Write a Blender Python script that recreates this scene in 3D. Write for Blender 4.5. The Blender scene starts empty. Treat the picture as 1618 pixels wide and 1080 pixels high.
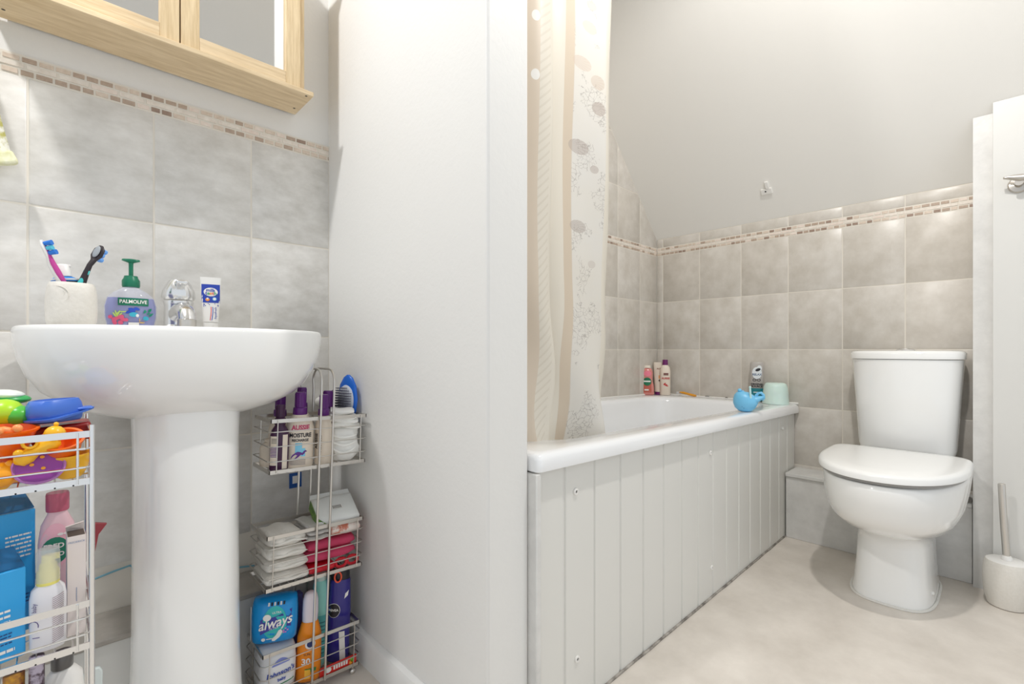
import bpy, math, random
from mathutils import Vector, Matrix
random.seed(7)
# ------------------------------------------------------------------ camera, world, lamps, exposure
sc = bpy.context.scene
col = sc.collection
FPX, YAW, HOR, HC = 751.9, math.radians(46.17), 553.2, 0.775
cd = bpy.data.cameras.new('camera'); cam = bpy.data.objects.new('camera', cd); col.objects.link(cam)
cam.location = (0, 0, HC); cam.rotation_euler = (math.pi/2, 0, YAW - math.pi/2)
cd.sensor_width = 36; cd.lens = FPX/1618*36; cd.shift_y = (HOR-540)/1618; cd.clip_start = .02
sc.camera = cam
w = bpy.data.worlds.new('world'); sc.world = w; w.use_nodes = True
w.node_tree.nodes['Background'].inputs[0].default_value = (.90, .95, 1, 1)
w.node_tree.nodes['Background'].inputs[1].default_value = .72
def lamp(name, loc, power, color, radius):
    l = bpy.data.lights.new(name, 'SPOT'); l.energy = power; l.color = color; l.shadow_soft_size = radius
    l.spot_size = math.radians(172); l.spot_blend = .25
    o = bpy.data.objects.new(name, l); o.location = loc; col.objects.link(o)
lamp('basin_ceiling_lamp', (-.42, .85, 2.32), 42, (1, .99, .985), .055)
lamp('bath_ceiling_lamp', (1.0, .12, 2.32), 46, (1, .975, .945), .03)
sc.view_settings.view_transform = 'Standard'; sc.view_settings.look = 'None'
sc.view_settings.gamma = 1; sc.view_settings.use_curve_mapping = False
sc.view_settings.exposure = 0.30
sc.cycles.max_bounces = 10; sc.cycles.diffuse_bounces = 6

# ------------------------------------------------------------------ helpers
ca, sa = math.cos(YAW), math.sin(YAW)
def ray(x):
    t = (x-809)/FPX
    return (ca+t*sa, sa-t*ca)
def atY(x, y, Y): r = ray(x); d = Y/r[1]; return Vector((r[0]*d, Y, HC+(HOR-y)*d/FPX))
def atX(x, y, X): r = ray(x); d = X/r[0]; return Vector((X, r[1]*d, HC+(HOR-y)*d/FPX))
def atZ(x, y, Z): r = ray(x); d = (HC-Z)*FPX/(y-HOR); return Vector((r[0]*d, r[1]*d, Z))
def face(p): return math.atan2(p[1], p[0]) - math.pi/2
def PB(x0, x1, yt, Y, z0):          # measured box at depth plane Y standing at height z0 -> base point, width, height, turn
    xc = (x0+x1)/2; p = atY(xc, yt, Y); d = p.x*ca + p.y*sa
    th = math.atan((xc-809)/FPX)
    return Vector((p.x, Y, z0)), (x1-x0)*d*math.cos(th)/FPX, p.z-z0, face(p)

def lin(c):
    c = c/255
    return c/12.92 if c <= .04045 else ((c+.055)/1.055)**2.4
MATS = {}
def M(name, rgb, rough=.5, metal=0, noise=0, nscale=8, bump=0, bscale=60, rgb2=None, alpha=1, trans=0, coat=0, sss=0, ior=None, detail=4, nmap=None):
    if name in MATS: return MATS[name]
    m = bpy.data.materials.new(name); m.use_nodes = True; nt = m.node_tree; b = nt.nodes['Principled BSDF']
    c = (lin(rgb[0]), lin(rgb[1]), lin(rgb[2]), 1)
    b.inputs['Base Color'].default_value = c; b.inputs['Roughness'].default_value = rough; b.inputs['Metallic'].default_value = metal
    if alpha < 1: b.inputs['Alpha'].default_value = alpha
    if trans: b.inputs['Transmission Weight'].default_value = trans
    if coat: b.inputs['Coat Weight'].default_value = coat
    if ior: b.inputs['IOR'].default_value = ior
    if sss: b.inputs['Subsurface Weight'].default_value = sss; b.inputs['Subsurface Scale'].default_value = .01
    tc = nt.nodes.new('ShaderNodeTexCoord')
    src = tc.outputs['Object']
    if nmap:
        mp = nt.nodes.new('ShaderNodeMapping'); mp.inputs['Scale'].default_value = nmap; nt.links.new(src, mp.inputs[0]); src = mp.outputs[0]
    if rgb2 is not None:
        n = nt.nodes.new('ShaderNodeTexNoise'); n.inputs['Scale'].default_value = nscale; n.inputs['Detail'].default_value = detail
        n.inputs['Roughness'].default_value = .62
        nt.links.new(src, n.inputs['Vector'])
        r = nt.nodes.new('ShaderNodeValToRGB'); r.color_ramp.elements[0].position = .5-noise; r.color_ramp.elements[1].position = .5+noise
        r.color_ramp.elements[0].color = c; r.color_ramp.elements[1].color = (lin(rgb2[0]), lin(rgb2[1]), lin(rgb2[2]), 1)
        nt.links.new(n.outputs[0], r.inputs[0]); nt.links.new(r.outputs[0], b.inputs['Base Color'])
    if bump:
        n2 = nt.nodes.new('ShaderNodeTexNoise'); n2.inputs['Scale'].default_value = bscale; n2.inputs['Detail'].default_value = 3
        nt.links.new(tc.outputs['Object'], n2.inputs['Vector'])
        bp = nt.nodes.new('ShaderNodeBump'); bp.inputs['Strength'].default_value = bump; bp.inputs['Distance'].default_value = .002
        nt.links.new(n2.outputs[0], bp.inputs['Height']); nt.links.new(bp.outputs[0], b.inputs['Normal'])
    MATS[name] = m
    return m

class MB:
    def __init__(s): s.v = []; s.f = []; s.m = []; s.s = []
    def add(s, vs, fs, m=0, smooth=False):
        n = len(s.v); s.v += [tuple(v) for v in vs]
        for f in fs: s.f.append([i+n for i in f]); s.m.append(m); s.s.append(smooth)
        return s
    def box(s, x0, x1, y0, y1, z0, z1, m=0):
        return s.add([(x, y, z) for z in (z0, z1) for y in (y0, y1) for x in (x0, x1)],
                     [(0, 2, 3, 1), (4, 5, 7, 6), (0, 1, 5, 4), (2, 6, 7, 3), (0, 4, 6, 2), (1, 3, 7, 5)], m)
    def loft(s, rings, m=0, cap0=True, cap1=True, smooth=True, closed=True):
        n = len(rings[0]); vs = [p for r in rings for p in r]; fs = []
        for i in range(len(rings)-1):
            for j in range(n if closed else n-1):
                k = (j+1) % n
                fs.append((i*n+j, i*n+k, (i+1)*n+k, (i+1)*n+j))
        if cap0: fs.append(tuple(reversed(range(n))))
        if cap1: fs.append(tuple(range((len(rings)-1)*n, len(rings)*n)))
        return s.add(vs, fs, m, smooth)
    def lathe(s, prof, c=(0, 0, 0), n=32, sy=1, m=0, cap0=True, cap1=True):
        rings = [[(c[0]+r*math.cos(2*math.pi*j/n), c[1]+r*sy*math.sin(2*math.pi*j/n), c[2]+z) for j in range(n)] for r, z in prof]
        return s.loft(rings, m, cap0, cap1)
    def tube(s, path, r, n=8, closed=False, m=0, sq=None):
        P = [Vector(p) for p in path]; rings = []; N = len(P); up = None
        for i, p in enumerate(P):
            a = P[(i-1) % N] if (closed or i > 0) else p
            b = P[(i+1) % N] if (closed or i < N-1) else p
            t = (b-a).normalized()
            if up is None: up = t.orthogonal().normalized()
            up = (up - t*up.dot(t)).normalized()
            sd = t.cross(up)
            rr = r[i] if isinstance(r, (list, tuple)) else r
            rings.append([p + up*math.cos(2*math.pi*j/n)*rr + sd*math.sin(2*math.pi*j/n)*rr for j in range(n)])
        if closed: rings.append(rings[0])
        return s.loft(rings, m, not closed, not closed)
    def sphere(s, c, r, n=16, sx=1, sy=1, sz=1, m=0):
        k = n//2
        prof = [[(c[0]+r*sx*math.sin(math.pi*i/k)*math.cos(2*math.pi*j/n), c[1]+r*sy*math.sin(math.pi*i/k)*math.sin(2*math.pi*j/n),
                  c[2]-r*sz*math.cos(math.pi*i/k)) for j in range(n)] for i in range(1, k)]
        prof = [[(c[0]+.001*r*math.cos(2*math.pi*j/n), c[1]+.001*r*math.sin(2*math.pi*j/n), c[2]-r*sz) for j in range(n)]] + prof + \
               [[(c[0]+.001*r*math.cos(2*math.pi*j/n), c[1]+.001*r*math.sin(2*math.pi*j/n), c[2]+r*sz) for j in range(n)]]
        return s.loft(prof, m)
    def prism(s, pts, y0, y1, m=0):   # outline in x,z extruded along y
        n = len(pts)
        a = [(p[0], y0, p[1]) for p in pts]; b = [(p[0], y1, p[1]) for p in pts]
        return s.add(a+b, [tuple(range(n)), tuple(reversed(range(n, 2*n)))] + [(i, i+n, (i+1) % n+n, (i+1) % n) for i in range(n)], m)
    def xf(s, mat): s.v = [tuple(mat @ Vector(v)) for v in s.v]; return s
    def build(s, name, mats, parent=None, bevel=0, seg=2, sub=0, sharp=42, loc=None, rot=None, noise=0, **props):
        me = bpy.data.meshes.new(name); me.from_pydata(s.v, [], s.f)
        for mm in (mats if isinstance(mats, (list, tuple)) else [mats]): me.materials.append(mm)
        for p, mi, sm in zip(me.polygons, s.m, s.s): p.material_index = mi; p.use_smooth = sm
        me.validate(); me.update()
        import bmesh
        bm = bmesh.new(); bm.from_mesh(me); bmesh.ops.recalc_face_normals(bm, faces=bm.faces)
        bm.to_mesh(me); bm.free()
        try: me.set_sharp_from_angle(angle=math.radians(sharp))
        except Exception: pass
        o = bpy.data.objects.new(name, me); col.objects.link(o)
        if parent: o.parent = parent
        if loc is not None: o.location = loc
        if rot is not None: o.rotation_euler = rot
        if bevel:
            b = o.modifiers.new('bevel', 'BEVEL'); b.width = bevel; b.segments = seg; b.limit_method = 'ANGLE'; b.angle_limit = math.radians(35)
        if sub:
            q = o.modifiers.new('sub', 'SUBSURF'); q.levels = sub; q.render_levels = sub
        for k, v in props.items(): o[k] = v
        return o

def thing(name, label, cat, loc=(0, 0, 0), rot=(0, 0, 0), group=None):
    o = bpy.data.objects.new(name, None); col.objects.link(o); o.location = loc
    o.rotation_euler = rot if isinstance(rot, (tuple, list)) else (0, 0, rot)
    o.empty_display_size = .02; o['label'] = label; o['category'] = cat
    if group: o['group'] = group
    return o
def tag(o, label, cat, group=None):
    o['label'] = label; o['category'] = cat
    if group: o['group'] = group
    return o
def struct(o): o['kind'] = 'structure'; return o

def text_mesh(txt, size, shear=0, bold=0):
    cu = bpy.data.curves.new('t', 'FONT'); cu.body = txt; cu.size = size; cu.align_x = 'CENTER'; cu.align_y = 'CENTER'
    cu.shear = shear; cu.offset = bold*size; cu.resolution_u = 3
    ob = bpy.data.objects.new('t', cu)
    me = bpy.data.meshes.new_from_object(ob)
    v = [tuple(p.co) for p in me.vertices]; f = [tuple(p.vertices) for p in me.polygons]
    bpy.data.objects.remove(ob); bpy.data.meshes.remove(me); bpy.data.curves.remove(cu)
    return v, f
def front(prof, ex):                     # returns surface function of a lofted body: (u, v, off) -> local point on its front
    def g(u, v, off=.0006):
        rx, ry = prof[-1][1:3]
        for (z0, a0, b0), (z1, a1, b1) in zip(prof, prof[1:]):
            if z0 <= v <= z1 and z1 > z0:
                t = (v-z0)/(z1-z0); rx = a0+(a1-a0)*t; ry = b0+(b1-b0)*t; break
        q = min(.999, abs(u)/max(rx, 1e-6))
        return (u, -ry*(1-q**ex)**(1/ex)-off, v)
    return g
def flat(y): return lambda u, v, off=.0006: (u, y-off, v)
def words(mb, g, txt, u, v, size, m=0, shear=0, bold=0, rot=0, sx=1, off=.0012):
    vs, fs = text_mesh(txt, size, shear, bold); c, s_ = math.cos(rot), math.sin(rot)
    mb.add([g(u+(p[0]*c*sx-p[1]*s_), v+(p[0]*s_*sx+p[1]*c), off) for p in vs], fs, m)
def patch(mb, g, u0, u1, v0, v1, m=0, off=.0006, nu=10, nv=4, shape=None):
    vs = []; fs = []
    for j in range(nv+1):
        for i in range(nu+1):
            a = i/nu; b = j/nv
            if shape: uu, vv = shape(a, b)
            else: uu, vv = u0+(u1-u0)*a, v0+(v1-v0)*b
            vs.append(g(uu, vv, off))
    for j in range(nv):
        for i in range(nu):
            k = j*(nu+1)+i; fs.append((k, k+1, k+nu+2, k+nu+1))
    mb.add(vs, fs, m)
def disc(mb, g, u, v, ru, rv, m=0, off=.0009, n=20, rot=0):
    vs = [g(u, v, off)]; c, s_ = math.cos(rot), math.sin(rot)
    for k in (.5, 1):
        for i in range(n):
            a = 2*math.pi*i/n; x = ru*k*math.cos(a); y = rv*k*math.sin(a)
            vs.append(g(u+x*c-y*s_, v+x*s_+y*c, off))
    fs = [(0, 1+i, 1+(i+1) % n) for i in range(n)] + [(1+i, 1+n+i, 1+n+(i+1) % n, 1+(i+1) % n) for i in range(n)]
    mb.add(vs, fs, m)
def sring(z, rx, ry, ex=2, n=32, cx=0, cy=0):
    out = []
    for j in range(n):
        a = 2*math.pi*j/n; c, s_ = math.cos(a), math.sin(a)
        out.append((cx+rx*math.copysign(abs(c)**(2/ex), c), cy+ry*math.copysign(abs(s_)**(2/ex), s_), z))
    return out
def body(prof, ex=2.4, n=32): mb = MB(); mb.loft([sring(z, a, b, ex, n) for z, a, b in prof]); return mb
def rr(x0, x1, y0, y1, r, z, k=8):
    pts = []
    for cx, cy, a0 in ((x1-r, y1-r, 0), (x0+r, y1-r, 90), (x0+r, y0+r, 180), (x1-r, y0+r, 270)):
        for i in range(k+1):
            a = math.radians(a0+90*i/k); pts.append((cx+r*math.cos(a), cy+r*math.sin(a), z))
    return pts

# ------------------------------------------------------------------ materials
paint = M('wall_paint', (226, 225, 222), .55, bump=.25, bscale=90)
ceilp = M('ceiling_paint', (226, 223, 216), .6, bump=.25, bscale=60)
slopep = M('slope_paint', (238, 236, 231), .5, bump=.15, bscale=70)
tileA = M('tile_a', (192, 185, 174), .35, noise=.19, nscale=14, rgb2=(213, 208, 200), bump=.25, bscale=35, detail=8)
tileB = M('tile_b', (190, 183, 172), .35, noise=.19, nscale=16, rgb2=(209, 203, 194), bump=.25, bscale=35, detail=8)
tileL = [M('tile_grey_a', (201, 198, 192), .35, noise=.17, nscale=13, rgb2=(226, 224, 220), nmap=(1, 1, 1.7), bump=.35, bscale=35, detail=10), M('tile_grey_b', (199, 196, 190), .35, noise=.17, nscale=15, rgb2=(224, 222, 218), nmap=(1, 1, 1.7), bump=.35, bscale=35, detail=10), M('tile_grey_c', (203, 200, 194), .35, noise=.17, nscale=12, rgb2=(228, 226, 222), nmap=(1, 1, 1.7), bump=.35, bscale=35, detail=10)]
tileC = M('tile_c', (194, 187, 177), .35, noise=.19, nscale=13, rgb2=(216, 211, 203), bump=.25, bscale=35, detail=8)
grout = M('grout', (222, 216, 205), .8)
ms = [M('stone_pale', (231, 224, 214), .5, noise=.2, nscale=90, rgb2=(214, 203, 190)), M('stone_tan', (198, 180, 162), .5, noise=.3, nscale=120, rgb2=(222, 208, 193)),
      M('stone_brown', (160, 140, 124), .5, noise=.3, nscale=150, rgb2=(190, 170, 152)), M('stone_dark', (140, 118, 104), .5, noise=.3, nscale=150, rgb2=(160, 138, 122)),
      M('stone_rose', (216, 198, 184), .5, noise=.3, nscale=120, rgb2=(232, 222, 212))]
cer = M('ceramic', (240, 240, 238), .08, coat=.5)
acryl = M('acrylic', (240, 241, 242), .12, coat=.3)
seatm = M('seat_plastic', (240, 240, 238), .22)
chrome = M('chrome', (232, 232, 232), .2, 1)
steel = M('steel', (212, 208, 202), .32, 1)
nickel = M('nickel', (196, 190, 182), .3, 1)
vinyl = M('floor_vinyl', (202, 194, 184), .45, noise=.24, nscale=7, rgb2=(228, 221, 212), bump=.15, bscale=60, detail=10)
white_gloss = M('white_gloss', (214, 213, 209), .3, bump=.15, bscale=40)
worn_white = M('worn_white', (204, 203, 200), .45, noise=.2, nscale=14, rgb2=(222, 221, 218), bump=.5, bscale=50, detail=8)
panelm = M('panel_paint', (222, 221, 216), .35)
wood = M('pine', (206, 180, 140), .42, noise=.2, nscale=7, rgb2=(236, 215, 180), nmap=(1.5, 12, 22), detail=6, bump=.1, bscale=40)
woodv = M('pine_vertical', (206, 180, 138), .42, noise=.2, nscale=7, rgb2=(236, 214, 176), nmap=(22, 12, 1.5), detail=6)
mirror = M('mirror', (235, 235, 235), .03, 1)
dark = M('dark', (40, 36, 34), .5)
stone = M('speckled_ceramic', (226, 222, 214), .5, noise=.3, nscale=160, rgb2=(217, 212, 203), bump=.3, bscale=150)
def P(name, r, g, b, ro=.4, **k): return M(name, (r, g, b), ro, **k)
WH = P('white_plastic', 236, 234, 230, .35); CREAM = P('cream_plastic', 232, 220, 204, .4); PUR = P('purple_cap', 92, 28, 116, .3)
DPUR = P('dark_plum', 62, 22, 62, .3); NAVYT = P('navy_print', 50, 40, 110); BLK = P('black_print', 35, 32, 40)
GRN = P('green_pump', 10, 112, 82, .35); CLOTH = M('white_cloth', (232, 229, 223), .9, bump=.9, bscale=140, noise=.3, nscale=30, rgb2=(222, 218, 210))
CLOTHG = M('grey_cloth', (205, 202, 198), .9, bump=.9, bscale=140)

# ------------------------------------------------------------------ the setting
def clip(poly, a, b, c):       # keep a*x+b*y<=c
    out = []
    for i in range(len(poly)):
        p, q = poly[i], poly[(i+1) % len(poly)]
        dp = a*p[0]+b*p[1]-c; dq = a*q[0]+b*q[1]-c
        if dp <= 0: out.append(p)
        if dp*dq < 0:
            t = dp/(dp-dq); out.append((p[0]+(q[0]-p[0])*t, p[1]+(q[1]-p[1])*t))
    return out
def inset(poly, d):
    cx = sum(p[0] for p in poly)/len(poly); cy = sum(p[1] for p in poly)/len(poly)
    P_ = poly
    for i in range(len(poly)):     # clip by each edge shifted inward
        p, q = poly[i], poly[(i+1) % len(poly)]
        nx, ny = (q[1]-p[1]), -(q[0]-p[0]); L = math.hypot(nx, ny)
        if L < 1e-9: continue
        nx /= L; ny /= L
        if nx*(cx-p[0])+ny*(cy-p[1]) > 0: nx, ny = -nx, -ny
        P_ = clip(P_, nx, ny, nx*p[0]+ny*p[1]-d)
        if len(P_) < 3: return []
    return P_
def tiles(mp, cols, rows, cut=None, g=.0019, th=.006):
    """tiles in a wall plane; mp(u, w, out) gives the point; cols, rows are grout lines"""
    mb = MB()
    for i in range(len(cols)-1):
        for j in range(len(rows)-1):
            po = [(cols[i], rows[j]), (cols[i+1], rows[j]), (cols[i+1], rows[j+1]), (cols[i], rows[j+1])]
            if cut: po = clip(po, *cut)
            if len(po) < 3: continue
            a = inset(po, g); b = inset(po, g+.0016)
            if len(a) < 3 or len(b) != len(a): continue
            n = len(a)
            mb.add([mp(p[0], p[1], 0) for p in a]+[mp(p[0], p[1], th-.001) for p in a]+[mp(p[0], p[1], th) for p in b],
                   [(k, (k+1) % n, (k+1) % n+n, k+n) for k in range(n)]+[(k+n, (k+1) % n+n, (k+1) % n+2*n, k+2*n) for k in range(n)]+[tuple(range(2*n, 3*n))], random.randrange(3))
    return mb
def mosaic(mp, u0, u1, z0, h=.041):
    mb = MB()
    rows = [(z0+.0012, z0+.0135, .0285, 0), (z0+.0145, z0+.0265, .058, 1), (z0+.0275, z0+h-.001, .0285, 2)]
    for za, zb, L, k in rows:
        L *= .85; u = u0 + random.random()*.01
        while u < u1:
            l = L*random.uniform(.8, 1.15); e = min(u+l, u1)
            if k == 1: m = random.choice([0, 0, 0, 4])
            else: m = random.choice([1, 1, 2, 2, 2, 3, 4, 1])
            g = .0012; j = random.uniform(-.0006, .0006)
            if e-u > .004:
                a, b, c, d_ = u+g, e-g, za+max(0, j), zb-g
                pts = [(a, c), (b, c), (b, d_), (a, d_)]; n = 4
                mb.add([mp(p[0], p[1], 0) for p in pts]+[mp(p[0]+(.001 if i in (0, 3) else -.001), p[1]+(.001 if i < 2 else -.001), .0058+random.random()*.0006) for i, p in enumerate(pts)],
                       [(k2, (k2+1) % 4, (k2+1) % 4+4, k2+4) for k2 in range(4)]+[(4, 5, 6, 7)], m)
            u = e
    return mb
SK = 1.08; XW = 2.331; ZS = 1.367
YB, XP = 1.336, .562; CZ = 2.4
YS = 1.304
# basin wall
wl = struct(MB().box(-1.6, XP, YB+.006, YB+.12, 0, CZ).build('wall_left', paint))
mpL = lambda u, z, o: (u, YB+.006-o, z)
ML = HC+.537
gr = MB().box(-1.6, XP, YB+.0015, YB+.0062, .1, ML+.0415)
gr.build('grout_bed', grout, wl)
tiles(mpL, [-.039+.2*i for i in range(-7, 3)]+[.361, XP], [ML-.25*k for k in range(4, -1, -1)]).build('tile_panel', tileL, wl)
mosaic(mpL, -1.6, XP, ML, .040).build('mosaic_border', ms, wl)
# partition
wp = struct(MB().box(XP, .668, .649, YB+.12, 0, CZ).build('wall_middle', paint, bevel=.006, seg=3))
sk = MB(); sk.prism([(XP-.016, 0), (XP-.016, .058), (XP-.012, .068), (XP-.003, .072), (XP-.0002, .072), (XP-.0002, 0)], .64, 1.21)
sk.add([], [], 0)
struct(sk.build('baseboard_middle', M('skirting_gloss', (234, 234, 232), .3)))
struct(MB().box(.6685, .682, .628, .66, 0, .535).build('trim_1', worn_white, bevel=.002))
# bath side wall
ws = struct(MB().prism([(.668, 0), (XW+.12, 0), (XW+.12, ZS-.13), (XW-.0, ZS), (XW-(CZ-ZS)/SK, CZ), (.668, CZ)], YS+.006, YS+.152).build('wall_bath_side', paint))
mpS = lambda u, z, o: (u, YS+.006-o, z)
MBK = HC+.504
colsS = [.668]+[2.161-.2*i for i in range(7, -1, -1)]+[XW]
cut = (SK, 1, SK*XW+ZS)
rowsS = [MBK-.25*k for k in range(5, -1, -1)]
gb = MB().prism([(.668, 0), (XW, 0), (XW, ZS), (XW-(2.07-ZS)/SK, 2.07), (.668, 2.07)], YS+.0015, YS+.0062); gb.build('grout_bed', grout, ws)
tl = tiles(mpS, colsS, rowsS); t2 = tiles(mpS, colsS, [MBK+.0415+.25*k for k in range(0, 4)], cut=cut)
tl.add(t2.v, t2.f, 0); tl.m = tl.m[:len(tl.m)-len(t2.m)]+t2.m
tl.build('tile_panel', [tileA, tileB, tileC], ws)
mosaic(mpS, .668, XW, MBK).build('mosaic_border', ms, ws)
# back wall
wb = struct(MB().box(XW+.006, XW+.12, -1.2, YS+.006, 0, ZS+.02).build('wall_back', paint))
mpB = lambda u, z, o: (XW+.006-o, u, z)
MB().box(XW+.0015, XW+.0062, .08, YS, 0, ZS).build('grout_bed', grout, wb)
colsB = [.07]+[1.27-.2*i for i in range(5, -1, -1)]+[YS]
tiles(mpB, colsB, [MBK-.25*k for k in range(5, -1, -1)]).build('tile_panel', [tileA, tileB, tileC], wb)
a_ = tiles(mpB, colsB, [MBK+.0415, ZS-.001]); a_.build('cut_tile_row', [tileA, tileB, tileC], wb)
mosaic(mpB, .07, YS, MBK).build('mosaic_border', ms, wb)
# sloped ceiling, flat ceiling, floor
sl = MB(); t_ = .09
x1 = XW-(CZ-ZS)/SK
sl.add([(XW, -1.2, ZS), (XW, YS+.006, ZS), (x1, YS+.006, CZ), (x1, -1.2, CZ), (XW+t_, -1.2, ZS+.0), (XW+t_, YS+.006, ZS+.0), (x1+t_, YS+.006, CZ+.03), (x1+t_, -1.2, CZ+.03)],
       [(0, 1, 2, 3), (7, 6, 5, 4), (0, 4, 5, 1), (3, 2, 6, 7), (0, 3, 7, 4), (1, 5, 6, 2)])
struct(sl.build('ceiling_slope', slopep))
struct(MB().box(-1.6, x1+.05, -1.2, YB+.12, CZ, CZ+.08).build('ceiling', ceilp))
struct(MB().box(-1.6, XW+.12, -1.2, YB+.12, -.06, 0).build('floor', vinyl))
# boxed return and eaves door on the right
def wedge(X, y0, y1, xb):
    z = ZS+SK*(XW-X)-.003; zb = ZS+SK*(XW-xb)-.003
    return MB().prism([(X, 0), (xb, 0), (xb, zb), (X, z)], y0, y1)
struct(wedge(2.172, -1.2, .079, 2.325).build('wall_right', worn_white))
dr = struct(wedge(2.148, -.78, .033, 2.1715).build('door_1', white_gloss, bevel=.001))
h = MB()
hp = atX(1604, 293, 2.148)
h.lathe([(.001, 0), (.024, 0), (.025, .004), (.022, .008), (.010, .010), (.009, .032), (.010, .038), (.001, .038)], n=24)
h.xf(Matrix.Rotation(-math.pi/2, 4, 'Y'))
hl = MB(); hl.loft([[(-.036-.008*math.cos(a), yy, .004*0+zz+hh*math.sin(a)) for a in [k*math.pi/6 for k in range(12)]] for yy, zz, hh in ((.034, .010, .0025), (.026, .009, .005), (.012, .006, .009), (0, .003, .011), (-.03, .0, .010), (-.08, -.001, .009), (-.10, -.001, .004))])
h.add([(v[0], v[1], v[2]+.010) for v in hl.v], hl.f, 0, True)
h.build('door_handle', nickel, dr, loc=(2.148, -.024, hp.z))
# boxing behind the toilet and ledge behind the basin
bx = MB().box(2.194, XW, .081, .64, 0, .252); bx.build('trim_2', worn_white, bevel=.002, kind='structure')
MB().box(2.186, XW, .081, .64, .2525, .268).build('trim_3', worn_white, bevel=.003, kind='structure')
lg = MB().box(-1.6, XP-.002, 1.211, YB, 0, .205); lg.build('trim_4', white_gloss, bevel=.002, kind='structure')
MB().box(-1.6, XP-.002, 1.207, YB-.0005, .2053, .216).build('trim_5', M('ledge_stone', (150, 144, 136), .5, noise=.25, nscale=14, rgb2=(182, 176, 168), detail=8), bevel=.002, kind='structure')
# white waste pipe in the corner behind the wire rack
wpz = MB().tube([(.534, 1.224, .217), (.534, 1.224, .60), (.534, 1.232, .622), (.534, 1.255, .632), (.534, 1.335, .632)], .013, 16)
tag(wpz.build('waste_pipe', WH), 'white plastic pipe rising in the tiled corner behind the wire rack', 'pipe')

# ------------------------------------------------------------------ bath
BT = lambda v: (v[0], v[1], v[2]-.0195*(v[0]-.68))
bt = thing('bathtub', 'white rectangular bathtub with a rounded rim along the tiled walls', 'bathtub')
b = MB()
X0, X1, Y0, Y1, ZT = .672, 2.3295, .625, 1.3025, .574
rings = [rr(X0+.012, X1-.002, Y0+.014, Y1-.002, .01, ZT-.034), rr(X0, X1, Y0+.001, Y1, .012, ZT-.036), rr(X0, X1, Y0, Y1, .012, ZT-.03),
         rr(X0, X1, Y0, Y1, .014, ZT-.014), rr(X0, X1, Y0+.003, Y1, .016, ZT-.006), rr(X0+.008, X1-.006, Y0+.010, Y1-.004, .018, ZT-.001),
         rr(X0+.02, X1-.012, Y0+.022, Y1-.01, .022, ZT), rr(.755, 2.24, .705, 1.255, .14, ZT-.002), rr(.765, 2.232, .714, 1.247, .145, ZT-.007),
         rr(.775, 2.224, .722, 1.239, .145, ZT-.022), rr(.80, 2.20, .738, 1.23, .13, ZT-.16), rr(.84, 2.14, .755, 1.213, .14, ZT-.30),
         rr(.88, 2.08, .775, 1.195, .14, ZT-.37), rr(.95, 2.0, .82, 1.15, .13, ZT-.40)]
b.loft(rings, cap0=False); b.v = [BT(v) for v in b.v]
b.build('tub', acryl, bt, sharp=60)
s_ = MB()   # sealant bead on the wall sides
s_.tube([BT((x, Y1-.0005, ZT+.002)) for x in (.67, 1.2, 1.8, 2.328)], .0045, 6); s_.tube([BT((X1, y, ZT+.002)) for y in (.63, .9, 1.302)], .0045, 6)
s_.build('sealant', WH, bt)
for y, l in ((.745, .02), (.84, .03), (.93, .012), (1.02, .02), (1.10, .01)):
    mo = MB(); mo.tube([BT((X1-.002, y, ZT+.0055)), BT((X1-.002, y+l/2, ZT+.007)), BT((X1-.002, y+l, ZT+.0055))], .0015, 5); mo.build('mould_spot', dark, bt)

# panelled side
pa = bt
pts = [(.683, .645)]
for i in range(16):
    gx = .772+.104*i
    if gx < 2.31: pts += [(gx-.005, .645), (gx-.003, .6485), (gx+.003, .6485), (gx+.005, .645)]
pts += [(2.327, .645), (2.327, .66), (.683, .66)]
pm = MB(); n = len(pts)
zt = lambda x: .535-.0195*(x-.68)
pm.add([(p[0], p[1], .001) for p in pts]+[(p[0], p[1], zt(p[0])) for p in pts], [(i, (i+1) % n, (i+1) % n+n, i+n) for i in range(n)])
# the panel stands in front of the pipe boxing, above it only past x=2.19
pa = pm.build('side_panel', panelm, bt, label='pale grey tongue and groove boarding')
for x, y in ((909, 776), (1122, 715), (1236, 676), (911, 1040), (1124, 896)):
    p = atY(x, y, .645)
    c = MB(); c.lathe([(.0065, 0), (.0075, .001), (.007, .004), (.004, .0045), (.0035, .002), (.0005, .002)], n=16); c.xf(Matrix.Rotation(math.pi/2, 4, 'X'))
    d = MB(); d.lathe([(.0032, .0022), (.0005, .0024)], n=8, m=1); d.xf(Matrix.Rotation(math.pi/2, 4, 'X')); c.add(d.v, d.f, 1)
    c.build('screw_cap', [WH, dark], pa, loc=(p.x, .6452, p.z))
# caulk along the floor
struct(MB().tube([(x, .6425+random.uniform(-.001, .001), .002) for x in [.69+.06*i for i in range(26)]], .0035, 6).build('trim_6', M('caulk', (176, 170, 162), .7, noise=.1, nscale=25, rgb2=(110, 104, 98)), sharp=180))

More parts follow.
